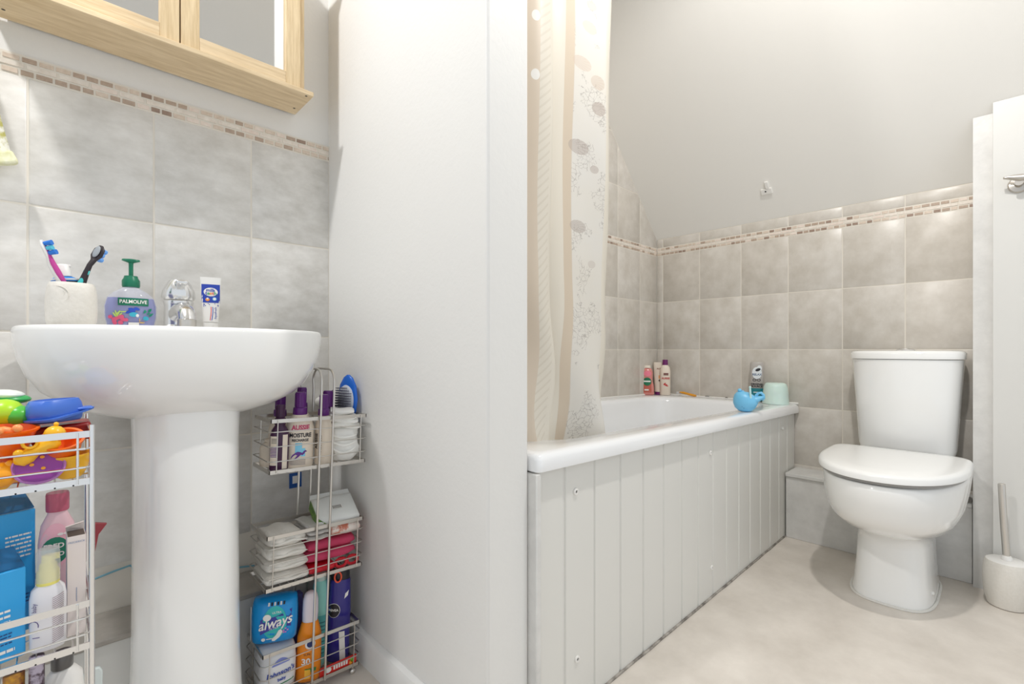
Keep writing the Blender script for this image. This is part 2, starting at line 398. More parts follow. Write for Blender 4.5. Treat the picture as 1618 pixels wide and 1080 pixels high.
# ------------------------------------------------------------------ shower curtain and rail
PR = []   # plan outline of the folds: u -> (x, y)
fold = [(.685, .742), (.70, .731), (.722, .729), (.742, .742), (.752, .732), (.775, .716), (.80, .712), (.822, .722), (.828, .758), (.836, .776),
        (.85, .766), (.88, .752), (.92, .748), (.96, .742), (.99, .735), (1.015, .728), (1.035, .732), (1.052, .745), (1.045, .765)]
def cr(P4, t):
    a, b_, c, d = P4
    return tuple(.5*((2*b_[i])+(-a[i]+c[i])*t+(2*a[i]-5*b_[i]+4*c[i]-d[i])*t*t+(-a[i]+3*b_[i]-3*c[i]+d[i])*t**3) for i in range(2))
def plan(u):
    s = u*(len(fold)-1); i = min(int(s), len(fold)-2); t = s-i
    g = lambda k: fold[max(0, min(len(fold)-1, k))]
    return cr((g(i-1), g(i), g(i+1), g(i+2)), t)
ZC0, ZC1 = .515, 2.315
def cur(u, z, off=0):
    x, y = plan(u); k = (ZC1-z)/(ZC1-ZC0)
    x = .685+(x-.685)*(1.215-.16*k); y += .018; y += .006*math.sin(z*9+u*14)*k
    # creased bunching near the bottom
    if z < 1.0:
        q = (1.0-z)/.5; y += .012*q*math.sin(u*22+z*11)-.01*q*math.exp(-((u-.42)/.08)**2)
        x += .010*q*math.sin(z*23+u*9)
    e = 1e-3; x2, y2 = plan(min(1, u+e)); x3, y3 = plan(max(0, u-e)); dx, dy = x2-x3, y2-y3; L = math.hypot(dx, dy) or 1
    return Vector((x+dy/L*off, y-dx/L*off, z))
def pxc(u, z=1.2): p = cur(u, z); return 809+FPX*(p.x*sa-p.y*ca)/(p.x*ca+p.y*sa)
def u_at(xp, lo=0, hi=1): return min([lo+(hi-lo)*k/400 for k in range(401)], key=lambda u: abs(pxc(u)-xp))
CL = sum((cur((k+1)/200, 1.2)-cur(k/200, 1.2)).length for k in range(200)); CH = ZC1-ZC0
UB, UE, UT0, UT1, UL0, UL1 = u_at(902, .5), u_at(956, .5), u_at(889, .5), u_at(903, .5), u_at(850, 0, .39), u_at(868, 0, .39)
print('curtain u', UB, UE, UT0, UT1, UL0, UL1, CL, [round(pxc(k/18)) for k in range(19)])
cm = bpy.data.materials.new('curtain_fabric'); cm.use_nodes = True; nt = cm.node_tree; bs = nt.nodes['Principled BSDF']; outn = nt.nodes['Material Output']
bs.inputs['Roughness'].default_value = .45
uv = nt.nodes.new('ShaderNodeUVMap'); uv.uv_map = 'UVMap'
sx = nt.nodes.new('ShaderNodeSeparateXYZ'); nt.links.new(uv.outputs[0], sx.inputs[0])
def mth(op, a, b_=None, c_=None):
    n_ = nt.nodes.new('ShaderNodeMath'); n_.operation = op
    for i, v in enumerate((a, b_, c_)):
        if v is None: continue
        if isinstance(v, (int, float)): n_.inputs[i].default_value = v
        else: nt.links.new(v, n_.inputs[i])
    return n_.outputs[0]
U, V = sx.outputs[0], sx.outputs[1]
def mixc(f, a, b_):
    n_ = nt.nodes.new('ShaderNodeMix'); n_.data_type = 'RGBA'
    for i, v in ((6, a), (7, b_)):
        if isinstance(v, tuple): n_.inputs[i].default_value = (lin(v[0]), lin(v[1]), lin(v[2]), 1)
        else: nt.links.new(v, n_.inputs[i])
    nt.links.new(f, n_.inputs[0]) if not isinstance(f, (int, float)) else None
    return n_.outputs[2]
tco = nt.nodes.new('ShaderNodeTexCoord')
# crackle print, only on the printed band
vn = nt.nodes.new('ShaderNodeTexVoronoi'); vn.feature = 'DISTANCE_TO_EDGE'; vn.inputs['Scale'].default_value = 75; vn.inputs['Randomness'].default_value = 1
nz = nt.nodes.new('ShaderNodeTexNoise'); nz.inputs['Scale'].default_value = 9; nz.inputs['Detail'].default_value = 8
nt.links.new(tco.outputs['Object'], nz.inputs['Vector'])
vm = nt.nodes.new('ShaderNodeVectorMath'); vm.operation = 'MULTIPLY_ADD'; nt.links.new(nz.outputs['Color'], vm.inputs[0]); vm.inputs[1].default_value = (.12, .12, .12)
nt.links.new(tco.outputs['Object'], vm.inputs[2]); nt.links.new(vm.outputs[0], vn.inputs['Vector'])
crk = mth('LESS_THAN', vn.outputs['Distance'], .035)
nz2 = nt.nodes.new('ShaderNodeTexNoise'); nz2.inputs['Scale'].default_value = 14; nz2.inputs['Detail'].default_value = 6; nt.links.new(tco.outputs['Object'], nz2.inputs['Vector'])
spk = mth('GREATER_THAN', nz2.outputs[0], .54)
crk = mth('MULTIPLY', crk, spk)
band = mth('MULTIPLY', mth('GREATER_THAN', U, UB), mth('LESS_THAN', U, UE))
tan = mth('MULTIPLY', mth('GREATER_THAN', U, UT0), mth('LESS_THAN', U, UT1))  # tan strip: shade of a curtain fold painted into the fabric colour
# feathered leaf stripes on the left part
lf = mth('SINE', mth('ADD', mth('MULTIPLY', V, 560), mth('MULTIPLY', U, -150)))
lf = mth('MULTIPLY', mth('GREATER_THAN', lf, .6), mth('MULTIPLY', mth('GREATER_THAN', U, UL0), mth('LESS_THAN', U, UL1)))
leftb = mth('LESS_THAN', U, UL0)
nz3 = nt.nodes.new('ShaderNodeTexNoise'); nz3.inputs['Scale'].default_value = 5; nz3.inputs['Detail'].default_value = 5; nt.links.new(tco.outputs['Object'], nz3.inputs['Vector'])
base = mixc(mth('MULTIPLY', leftb, .6), (238, 233, 222), (226, 210, 190))
base = mixc(mth('MULTIPLY', tan, .7), base, (222, 206, 184))
base = mixc(mth('MULTIPLY', band, mth('MULTIPLY', nz3.outputs[0], .9)), base, (236, 236, 236))
base = mixc(mth('MULTIPLY', lf, .3), base, (214, 206, 190))
base = mixc(mth('MULTIPLY', mth('MULTIPLY', crk, band), .45), base, (150, 142, 136))
fan = mth('MULTIPLY_ADD', nz2.outputs[0], .5, .35)
for xp, yp, r_, el, cc in ((915, 100, .021, 1, (222, 206, 190)), (941, 130, .022, 1, (216, 200, 184)), (943, 172, .021, 1, (190, 176, 166)), (927, 42, .019, 1, (226, 214, 200)), (913, 232, .022, 1, (190, 178, 170)), (930, 6, .014, 1, (224, 210, 196)),
                           (938, 268, .012, 1, (196, 184, 176)), (914, 358, .019, 1, (194, 184, 176)), (938, 418, .012, 1, (214, 206, 198)), (843, 25, .009, 1.6, (250, 250, 248)), (843, 118, .009, 1.6, (250, 250, 248))):
    u0 = u_at(xp, .5 if xp > 880 else 0, 1 if xp > 880 else .4); p0 = cur(u0, 1.2); v0 = (HC+(HOR-yp)*(p0.x*ca+p0.y*sa)/FPX-ZC0)/CH
    dx = mth('MULTIPLY', mth('SUBTRACT', U, u0), CL/r_); dy = mth('MULTIPLY', mth('SUBTRACT', V, v0), CH/r_/el)
    ang = mth('ARCTAN2', dy, mth('ADD', dx, .9))
    rad = mth('SQRT', mth('ADD', mth('MULTIPLY', dx, dx), mth('MULTIPLY', mth('MULTIPLY', dy, dy), 1.35)))
    rib = mth('MULTIPLY_ADD', mth('SINE', mth('MULTIPLY', ang, 26)), .12, .72)
    msk = mth('MULTIPLY', mth('LESS_THAN', rad, 1), mth('MULTIPLY', rib, fan) if xp > 880 else .8)
    base = mixc(mth('MULTIPLY', msk, 1.15), base, cc)
nt.links.new(base, bs.inputs['Base Color'])
tr = nt.nodes.new('ShaderNodeBsdfTranslucent'); nt.links.new(base, tr.inputs[0]); mxs = nt.nodes.new('ShaderNodeMixShader'); mxs.inputs[0].default_value = .35
nt.links.new(bs.outputs[0], mxs.inputs[1]); nt.links.new(tr.outputs[0], mxs.inputs[2]); nt.links.new(mxs.outputs[0], outn.inputs[0])
ct = thing('shower_curtain', 'cream shower curtain with seashell print, hanging into the bath', 'shower curtain')
NU, NV = 170, 90; vs = []; fs = []
for j in range(NV+1):
    for i in range(NU+1): vs.append(cur(i/NU, ZC0+(ZC1-ZC0)*j/NV))
for j in range(NV):
    for i in range(NU): k = j*(NU+1)+i; fs.append((k, k+1, k+NU+2, k+NU+1))
mb = MB(); mb.add(vs, fs, 0, True); co = mb.build('fabric', cm, ct, sharp=180)
ul = co.data.uv_layers.new(name='UVMap')
for lp in co.data.loops:
    k = lp.vertex_index; ul.data[lp.index].uv = ((k % (NU+1))/NU, (k//(NU+1))/NV)
so = co.modifiers.new('solid', 'SOLIDIFY'); so.thickness = .0006
rl = MB().tube([(.668, .763, 2.345), (1.42, .763, 2.345)], .0125, 16); tag(rl.build('curtain_rail', chrome), 'chrome shower curtain rail above the bath', 'curtain rail')
hk = MB()
for i in range(9):
    x = .70+.042*i
    hk.tube([(x, .763+.018*math.cos(a), 2.338+.02*math.sin(a)) for a in [k*math.pi/8 for k in range(16)]], .0014, 6, closed=True)
hk.build('curtain_ring', WH, ct, kind='stuff')

# ------------------------------------------------------------------ toilet
to = thing('toilet', 'white close-coupled toilet with closed lid against the tiled wall', 'toilet', (2.33, .257, 0), math.pi)
# local x = distance out from the wall (towards the room), y to either side
def dring(z, x0, x1, hw, ex=2.3, n=44, sq=.55, bk=(4.5, 3.2)):
    """outline rounded at the front (x1) and squarer at the back (x0)"""
    xm = x0+(x1-x0)*sq; out = []
    for j in range(n):
        a = 2*math.pi*j/n; c, s1 = math.cos(a), math.sin(a)
        if c >= 0: x = xm+(x1-xm)*abs(c)**(2/ex); y = hw*math.copysign(abs(s1)**(2/ex), s1)
        else: x = xm-(xm-x0)*abs(c)**(2/bk[0]); y = hw*math.copysign(abs(s1)**(2/bk[1]), s1)
        out.append((x, y, z))
    return out
pn = MB()
pn.loft([dring(0, .15, .508, .104, 3.2, sq=.5), dring(.012, .15, .508, .104, 3.2, sq=.5), dring(.03, .15, .503, .101, 3.2, sq=.5), dring(.10, .15, .497, .096, 3, sq=.5),
         dring(.17, .14, .497, .094, 2.7, sq=.5), dring(.205, .14, .503, .097, 2.5, sq=.5), dring(.218, .14, .535, .112, 2.3, sq=.5), dring(.236, .14, .592, .138, 2.2, sq=.48),
         dring(.268, .12, .648, .159, 2.2, sq=.46), dring(.305, .10, .680, .172, 2.2, sq=.44), dring(.35, .08, .697, .179, 2.2, sq=.43), dring(.385, .06, .702, .182, 2.2, sq=.42),
         dring(.398, .05, .699, .180, 2.2, sq=.42), dring(.402, .06, .688, .173, 2.2, sq=.42)])
pn.build('pan', cer, to, sharp=60)
st = MB(); st.loft([dring(.404, .185, .694, .174, 2.2, sq=.42), dring(.405, .183, .698, .178, 2.2, sq=.42), dring(.411, .183, .698, .178, 2.2, sq=.42), dring(.412, .185, .69, .172, 2.2, sq=.42)])
st.build('seat', M('seat_gap_shade', (150, 148, 145), .4), to)  # seat coloured grey to paint the shaded gap between pan and lid
ld = MB(); LB = dict(n=72, sq=.34, bk=(8, 9))
ld.loft([dring(.4125, .250, .703, .180, 2.15, **LB), dring(.414, .247, .708, .185, 2.15, **LB), dring(.427, .247, .708, .185, 2.15, **LB), dring(.433, .250, .704, .181, 2.15, **LB),
         dring(.437, .260, .69, .171, 2.15, **LB), dring(.440, .29, .64, .130, 2.15, **LB), dring(.441, .33, .55, .05, 2.15, **LB)])
ld.build('lid', seatm, to, sharp=60)
for sy in (-1, 1):
    MB().lathe([(.001, 0), (.011, 0), (.012, .004), (.012, .02), (.008, .024), (.001, .024)], (0, 0, 0), 16).build('hinge', chrome, to, loc=(.206, sy*.07, .402))
def cring(z, dep, hw, n=44, k=1.0):
    out = []
    for j in range(n):
        a = 2*math.pi*j/n; c, s1 = math.cos(a), math.sin(a)
        y = hw*math.copysign(abs(s1)**(2/4.), s1)
        x = .004+(dep-.004)*(.5+.5*math.copysign(abs(c)**(2/4.5), c)) - (.022*k*(y/hw)**2 if c > 0 else 0)
        out.append((x, y, z))
    return out
cs = MB(); cs.loft([cring(.402, .160, .122), cring(.412, .175, .134), cring(.43, .182, .138), cring(.60, .190, .148), cring(.742, .196, .157), cring(.7425, .19, .15)])
cs.build('cistern', cer, to, sharp=50)
cl = MB(); cl.loft([cring(.7435, .197, .158), cring(.745, .201, .161), cring(.764, .202, .162), cring(.771, .198, .158), cring(.774, .185, .145)]); cl.build('cistern_lid', cer, to, sharp=60)
fb = MB(); fb.lathe([(.001, 0), (.026, 0), (.027, .004), (.023, .007), (.021, .0055), (.018, .009), (.001, .010)], n=28); fb.build('flush_button', chrome, to, loc=(.10, 0, .7725))
MB().sphere((0, 0, 0), .007, 12, sy=.6).build('bolt_cap', WH, to, loc=(.40, .099, .035))
cb = MB(); ring = dring(.0, .15, .511, .107, 3.2, sq=.5); cb.tube([(p[0], p[1], .003) for p in ring], .004, 6, closed=True); cb.build('caulk', M('caulk_white', (224, 222, 216), .6, bump=.8, bscale=80), to)

# ------------------------------------------------------------------ toilet brush
tb = thing('toilet_brush', 'cream ceramic toilet brush holder with steel handle by the white door', 'toilet brush', (2.083, .002, 0))
hb = MB(); hb.lathe([(.001, 0), (.038, 0), (.043, .003), (.050, .03), (.0535, .065), (.0535, .10), (.050, .128), (.047, .136), (.044, .137), (.012, .138), (.001, .138)], n=36)
hb.build('holder', stone, tb)
MB().lathe([(.046, .1365), (.043, .1385), (.014, .1395), (.001, .1395)], n=30).build('holder_lid', WH, tb)
bh = MB().tube([(0, 0, .138), (-.002, .006, .245), (-.004, .011, .368), (-.004, .0112, .370)], [.0085, .0085, .0085, .006], 20); bh.build('handle', steel, tb)
MB().lathe([(.013, .1398), (.0125, .147), (.0095, .153)], n=20).build('collar', WH, tb)

# ------------------------------------------------------------------ plastic hook on the slope
n_ = Vector((-SK, 0, -1)).normalized()
def slope_pt(x, y):
    r = ray(x); k = (HOR-y)/FPX; d = (ZS+SK*XW-HC)/(k+SK*r[0]); return Vector((r[0]*d, r[1]*d, HC+k*d))
p = slope_pt(1211, 300)
ck = thing('wall_clip', 'small white plastic clip screwed to the sloping ceiling', 'clip', p, (0, -math.atan2(SK, 1)+math.pi/2+math.pi, 0))
# local frame: x along slope, y sideways, z out
ck.rotation_euler = Matrix((Vector((1, 0, -SK)).normalized(), Vector((0, 1, 0)), n_)).transposed().to_euler()
MB().box(-.008, .018, -.022, .022, 0, .006).build('plate', WH, ck, bevel=.0015)
MB().box(-.040, -.0082, .000, .014, 0, .008).build('arm', WH, ck, bevel=.0015)
MB().lathe([(.0035, .0062), (.001, .0068)], (.004, -.003, 0), 12).build('screw', dark, ck)

# ------------------------------------------------------------------ basin with pedestal
ba = thing('washbasin', 'white ceramic washbasin on a full pedestal against the tiled wall', 'washbasin', (.193, YB, 0))
# local: x sideways, y negative towards the room
def bring(z, s, yb=-.001, fr=-.405, hw=.246, n=64, inn=0):
    yc = -.21; out = []
    for j in range(n):
        a = 2*math.pi*j/n; c, s1 = math.cos(a), math.sin(a)
        x = hw*s*math.copysign(abs(c)**(2/2.35), c)
        if s1 < 0: y = yc+(fr-yc)*s*abs(s1)**(2/2.1)
        else: y = yc+(yb-yc)*(max(s, inn))*abs(s1)**(2/5)
        out.append((x, y, z))
    return out
bw = MB()
bw.loft([bring(.640, .30, inn=.9), bring(.652, .42, inn=.95), bring(.658, .52, inn=1), bring(.668, .64, inn=1), bring(.684, .76, inn=1), bring(.706, .865, inn=1), bring(.735, .938, inn=1), bring(.765, .978, inn=1),
         bring(.792, .997, inn=1), bring(.806, 1, inn=1), bring(.812, .995, inn=1), bring(.8145, .98, inn=1)], cap1=False)
# rim top, inner bowl
def inner(z, s, n=64):
    out = []
    for j in range(n):
        a = 2*math.pi*j/n; c, s1 = math.cos(a), math.sin(a)
        out.append((.205*s*math.copysign(abs(c)**(2/2.4), c), -.245+.125*s*math.copysign(abs(s1)**(2/2.4), s1), z))
    return out
r0 = bring(.8145, .98, inn=1)
bw.loft([r0, inner(.814, 1.0), inner(.808, .985), inner(.78, .94), inner(.73, .80), inner(.705, .55), inner(.70, .2)], cap0=False)
bw.build('basin', cer, ba, sharp=60)
lg = MB(); lg.loft([rr(-.20, .20, -.115, -.002, .03, .812), rr(-.20, .20, -.115, -.002, .03, .819), rr(-.194, .194, -.109, -.002, .03, .8225)]); lg.build('tap_ledge', cer, ba, sharp=60)
pd = MB(); pd.loft([sring(z, rx, ry, 2.5, 48, -.008, -.235) for z, rx, ry in ((0, .100, .10), (.02, .098, .098), (.05, .092, .094), (.2, .086, .09), (.45, .084, .088), (.60, .084, .088), (.655, .086, .09), (.672, .085, .09))])
pd.build('pedestal', cer, ba, sharp=60)
ov = MB()
# mixer tap
tp = thing('mixer_tap', 'chrome mixer tap with a rounded lever on the basin ledge', 'tap', (.195, YB-.078, .8225), 0)
tp.rotation_euler = (0, 0, -.03)
c = MB(); c.lathe([(.001, 0), (.030, 0), (.031, .004), (.027, .008), (.026, .050), (.028, .058), (.027, .060), (.001, .060)], n=32); c.build('body', chrome, tp)
c = MB(); c.tube([(0, -.015, .030), (0, -.045, .036), (0, -.085, .034), (0, -.108, .024), (0, -.112, .010)], [.021, .019, .0165, .0155, .015], 18); c.build('spout', chrome, tp)
MB().lathe([(.0165, 0), (.0165, .016), (.013, .018)], n=20).build('aerator', steel, tp, loc=(0, -.112, -.002))
c = MB(); c.loft([sring(.062, .028, .028, 2.2), sring(.068, .031, .031, 2.4), sring(.082, .029, .031, 2.4), sring(.096, .023, .026, 2.4), sring(.104, .017, .022, 2.4), sring(.106, .01, .012, 2)])
c.build('lever', chrome, tp)
MB().box(-.011, .011, -.052, -.018, .092, .101).build('lever_tip', chrome, tp, bevel=.003)

# ------------------------------------------------------------------ things on the basin
ZL = .8225
# toothbrush cup
p, wd, ht, ro = PB(70, 157, 448, 1.135, .8145)
cup = thing('toothbrush_cup', 'cream speckled toothbrush cup at the left end of the basin', 'cup', p, ro)
R = wd/2*.97
c = MB(); c.loft([sring(z*ht, R*k, R*k, 2.6, 40) for z, k in ((0, .84), (.03, .9), (.15, .97), (.4, 1), (.7, .99), (.88, .95), (.96, .89), (1, .84), (.995, .78), (.95, .74), (.2, .7), (.15, .3))]); c.build('cup_body', stone, cup, sharp=60)
gfr = lambda u, v, off: (u-.018, -math.sqrt(max(0, (R*1.0)**2-(u-.018)**2))-off-.0002, v)
c = MB()
for a in range(0, 360, 20):
    pass
pth = [gfr(.014*math.cos(math.radians(a)), .055+.014*math.sin(math.radians(a)), .0) for a in range(0, 360, 15)]
c.tube(pth, .0006, 5, closed=True); c.tube([gfr(0, .041+.002*i, 0) for i in range(15)], .0006, 5); c.tube([gfr(.009*math.sin(t), .045+.008*t, 0) for t in [.3*i for i in range(8)]], .0006, 5)
c.build('embossed_leaf', stone, cup)
def brush(name, label, foot, head, mats, bristle_dir, tilt, gs=1, g0=.45, g1=.96, hw=1):
    """foot/head world points of the handle"""
    F, Hd = Vector(foot), Vector(head); t = (Hd-F).normalized(); L = (Hd-F).length
    root = thing(name, label, 'toothbrush', F, (0, 0, 0), 'toothbrushes in the cup')
    bd = Vector(bristle_dir); bd = (bd-t*bd.dot(t)).normalized(); sd = t.cross(bd)
    rotm = Matrix((sd, bd, t)).transposed().to_4x4()   # local x sideways, y bristles, z along
    def B(mb, nm, mt): mb.xf(rotm); return mb.build(nm, mt, root, sharp=60)
    h_ = MB(); h_.loft([sring(z*L, a, b_, 2.4, 16, 0, cy) for z, a, b_, cy in ((0, .003, .003, 0), (.02, .006, .005, 0), (.3, .0065, .006, .001), (.50, .006, .005, 0), (.62, .0045, .004, -.002), (.72, .004, .0035, -.003), (.80, .005, .003, 0), (.86, .0075*hw, .003, .001), (.95, .007*hw, .003, .001), (1, .003, .002, .001))])
    B(h_, 'handle', mats[0])
    g_ = MB(); g_.loft([sring((g0+(g1-g0)*z)*L, a, b_, 2.4, 12, 0, gs*cy) for z, a, b_, cy in ((0, .002, .002, .003), (.1, .0052, .004, .003), (.35, .0048, .004, .0028), (.55, .0042, .0035, .002), (.7, .0045, .0028, .002), (.88, .0055, .0022, .0025), (1, .002, .001, .0025))]); B(g_, 'grip', mats[1])
    if hw > 1: B(MB().sphere((0, -.0035, .905*L), .0055, 14, sy=.3, sz=2.1), 'tongue_pad', P('pad_grey', 150, 156, 162, .5))
    for k in range(3):
        z0 = L*(.83+.055*k); s = MB()
        s.loft([sring(0, .005, .0035, 3, 12), sring(.010+.002*(k == 1)*-1, .0056, .0042, 3, 12)])
        s.xf(Matrix.Translation((0, .004, z0+.002)) @ Matrix.Rotation(-math.pi/2, 4, 'X')); B(s, 'bristles', mats[2+(k % 2)])
    return root
BL = P('bristle_blue', 40, 120, 215, .6); AQ = P('bristle_aqua', 90, 200, 225, .6)
PK = P('pink_grip', 206, 70, 160, .4)
cz = p.z
f1 = p+Vector((.012, .01, .012)); hd1 = atY(63, 379, p.y-.01)
brush('toothbrush', 'white and pink toothbrush with blue bristles leaning left in the cup', f1, hd1, [WH, PK, BL, AQ], (.9, -.35, 0), 0, 1, .42, .97)
f2 = p+Vector((-.012, .0, .012)); hd2 = atY(160, 388, p.y+.012)
brush('toothbrush', 'black and aqua toothbrush leaning right in the cup', f2, hd2, [P('black_handle', 38, 30, 36, .35), P('aqua_grip', 60, 190, 190, .4), P('bristle_pale', 110, 165, 235, .6), P('bristle_pale2', 110, 165, 235, .6)], (.5, .75, -.3), 0, -1, .34, .68, 1.3)
# toothpaste tube in the cup
tt = thing('toothpaste_tube', 'blue and white toothpaste tube with white flip cap in the cup', 'toothpaste', p+Vector((.0, .016, .008)), (0, 0, face(p)))
q = MB(); q.loft([sring(0, .022, .002, 2.5), sring(.03, .021, .008, 2.5), sring(.078, .018, .014, 2.2), sring(.082, .012, .010, 2)]); q.xf(Matrix.Rotation(-.12, 4, 'Y')); q.build('tube', P('tube_blue', 36, 128, 210), tt)
q = MB(); q.loft([sring(.083, .011, .010, 2.2), sring(.102, .010, .0095, 2.2), sring(.104, .009, .008, 2.2)]); q.box(-.011, .011, -.006, .006, .100, .104); q.xf(Matrix.Rotation(-.12, 4, 'Y')); q.build('cap', WH, tt)
q = MB(); g = front([(0, .022, .002), (.03, .021, .008), (.078, .018, .014)], 2.3); patch(q, g, -.002, .018, .03, .074, 0); patch(q, g, -.019, .019, .076, .0785, 1); q.xf(Matrix.Rotation(-.12, 4, 'Y')); q.build('label', [BLK, WH], tt)

# soap dispenser
p, wd, ht, ro = PB(165, 249, 409, 1.19, .8145)
so_ = thing('soap_dispenser', 'clear bottle of blue hand soap with green pump on the basin', 'soap dispenser', p, ro)
a = wd/2; bh_ = ht*.60
prof = [(0, a*.80, a*.44), (.004, a*.88, a*.50), (bh_*.3, a*.99, a*.58), (bh_*.55, a, a*.6), (bh_*.75, a*.90, a*.56), (bh_*.88, a*.66, a*.48), (bh_*.96, a*.38, a*.36), (bh_, a*.30, a*.30)]
clearp = M('clear_plastic', (225, 228, 240), .08, alpha=.3)
body([(z, x*1.0, y) for z, x, y in prof], 2.2, 40).build('bottle_body', clearp, so_, sharp=60)
liq = [(z+.001 if z == 0 else z, x*.965, y*.93) for z, x, y in prof[:4]]+[(bh_*.74, a*.875, a*.51)]
body(liq, 2.2, 40).build('soap', P('soap_violet', 88, 98, 184, .3), so_, sharp=60)
g = front(prof, 2.2); dcl = MB()
mt = [GRN, WH, P('deep_blue', 40, 80, 190), P('coral_pink', 226, 92, 130), P('lime_yellow', 190, 220, 110), P('teal_fish', 60, 175, 200), P('seaweed', 20, 140, 110), P('sand_yellow', 214, 180, 110), P('label_purple', 96, 60, 150)]
patch(dcl, g, -a*.48, a*.66, bh_*.555, bh_*.73, 0, .0008, nu=16)
words(dcl, g, 'PALMOLIVE', a*.09, bh_*.642, a*.235, 1, bold=.02, sx=.86, off=.0014)
random.seed(3)
for i in range(16): dcl_u = -a*.52+random.uniform(-.012, .012); disc(dcl, g, dcl_u*1.0+.002, bh_*0.22+random.uniform(-.006, .008), .0035, .0035, 3, .0012+.0002*(i % 3), 8)
for i in range(6): disc(dcl, g, a*random.uniform(-.15, .25), bh_*random.uniform(.38, .50), a*.12, a*.06, 2, .001+.0002*i, 10, random.uniform(-.5, .5))
disc(dcl, g, a*.10, bh_*0.35, a*.17, a*.11, 5, .0022); disc(dcl, g, a*.24, bh_*0.33, a*.06, a*.08, 1, .0025, 10)
for i in range(5): disc(dcl, g, -a*.60+i*a*.05, bh_*(.34+.04*(i % 2)), a*.03, a*.13, 4, .0012, 8, .5-.3*i)
disc(dcl, g, -a*.30, bh_*0.41, a*.17, a*.025, 4, .0013)
for i in range(7): disc(dcl, g, a*random.uniform(.5, .78), bh_*random.uniform(.15, .48), a*.09, a*.035, 6, .0012+.0002*i, 8, random.uniform(.3, 1.4))
disc(dcl, g, a*.56, bh_*0.27, a*.11, a*.10, 5, .0026); disc(dcl, g, a*.40, bh_*0.17, a*.12, a*.03, 7, .0013); disc(dcl, g, a*.32, bh_*0.23, a*.02, a*.09, 7, .0013, 8)
patch(dcl, g, -a*.10, a*.30, bh_*.055, bh_*0.17, 1, .0016); patch(dcl, g, -a*.12, a*.26, bh_*.09, bh_*.17, 8, .0009)
dcl.build('label', mt, so_)
q = MB(); q.lathe([(.001, bh_*.99), (a*.33, bh_), (a*.35, bh_+.003), (a*.35, bh_+.013), (a*.28, bh_+.018), (a*.26, bh_+.022), (a*.09, bh_+.023), (a*.09, ht-.012), (a*.10, ht-.006), (.001, ht-.006)], n=28)
q.loft([sring(ht-.008, a*.10, a*.10, 2, 20), sring(ht-.004, a*.36, a*.16, 2, 20), sring(ht-.001, a*.33, a*.14, 2, 20), sring(ht, a*.12, a*.07, 2, 20)])
q.build('pump', GRN, so_, sharp=50)

# standing toothpaste tube
p, wd, ht, ro = PB(316, 350, 438, 1.215, .8225)
mk = thing('toothpaste_tube', 'white and blue toothpaste tube standing on its cap right of the tap', 'toothpaste', p, ro)
a = wd/2
prof = [(.014, a*.72, a*.66), (.02, a*.74, a*.66), (ht*.6, a*.88, a*.4), (ht*.88, a*.97, .0022), (ht, a, .0015)]
body(prof, 2.2).build('tube', WH, mk, sharp=60)
MB().lathe([(.001, 0), (a*.66, 0), (a*.70, .002), (a*.70, .013), (.001, .014)], n=24).build('cap', WH, mk)
g = front(prof, 2.2); dcl = MB(); mt = [P('royal_blue', 36, 66, 170), WH, P('red_print', 220, 60, 60), P('green_print', 60, 170, 110), P('orange_print', 240, 150, 60), P('sky_print', 70, 150, 220)]
patch(dcl, g, -a*.86, a*.86, ht*.50, ht*.86, 0, .0006)
disc(dcl, g, 0, ht*.71, a*.66, ht*.085, 1, .001)
words(dcl, g, 'milk', -a*.02, ht*.742, a*.5, 0, bold=.02, off=.0015)
for i, (ch, mi) in enumerate(zip('teeth', (0, 3, 4, 2, 3))): words(dcl, g, ch, -a*.42+i*a*.21, ht*.682, a*.52, mi, bold=.02, off=.0015)
disc(dcl, g, a*.35, ht*.575, a*.22, a*.22, 5, .0012); disc(dcl, g, a*.35, ht*.575, a*.15, a*.15, 1, .0015); disc(dcl, g, -a*.3, ht*.56, a*.2, a*.17, 4, .0012); disc(dcl, g, -a*.3, ht*.58, a*.10, a*.10, 1, .0015)
for i in range(10): disc(dcl, g, a*random.uniform(-.7, .7), ht*random.uniform(.42, .49), a*.05, a*.05, 0, .0012, 8)
for k, (mi, du) in enumerate(((2, -.05), (1, .02), (0, .09))):
    pth = [(a*(du+.10*math.sin(t*2.2)), ht*(.16+.26*t)) for t in [i/10 for i in range(11)]]
    vs = []
    for u_, v_ in pth: vs += [g(u_-a*.035, v_, .001), g(u_+a*.035, v_, .001)]
    dcl.add(vs, [(2*i, 2*i+1, 2*i+3, 2*i+2) for i in range(10)], mi)
words(dcl, g, 'Aquafresh', a*.45, ht*.30, a*.32, 0, rot=math.pi/2, off=.001)
dcl.build('label', mt, mk)

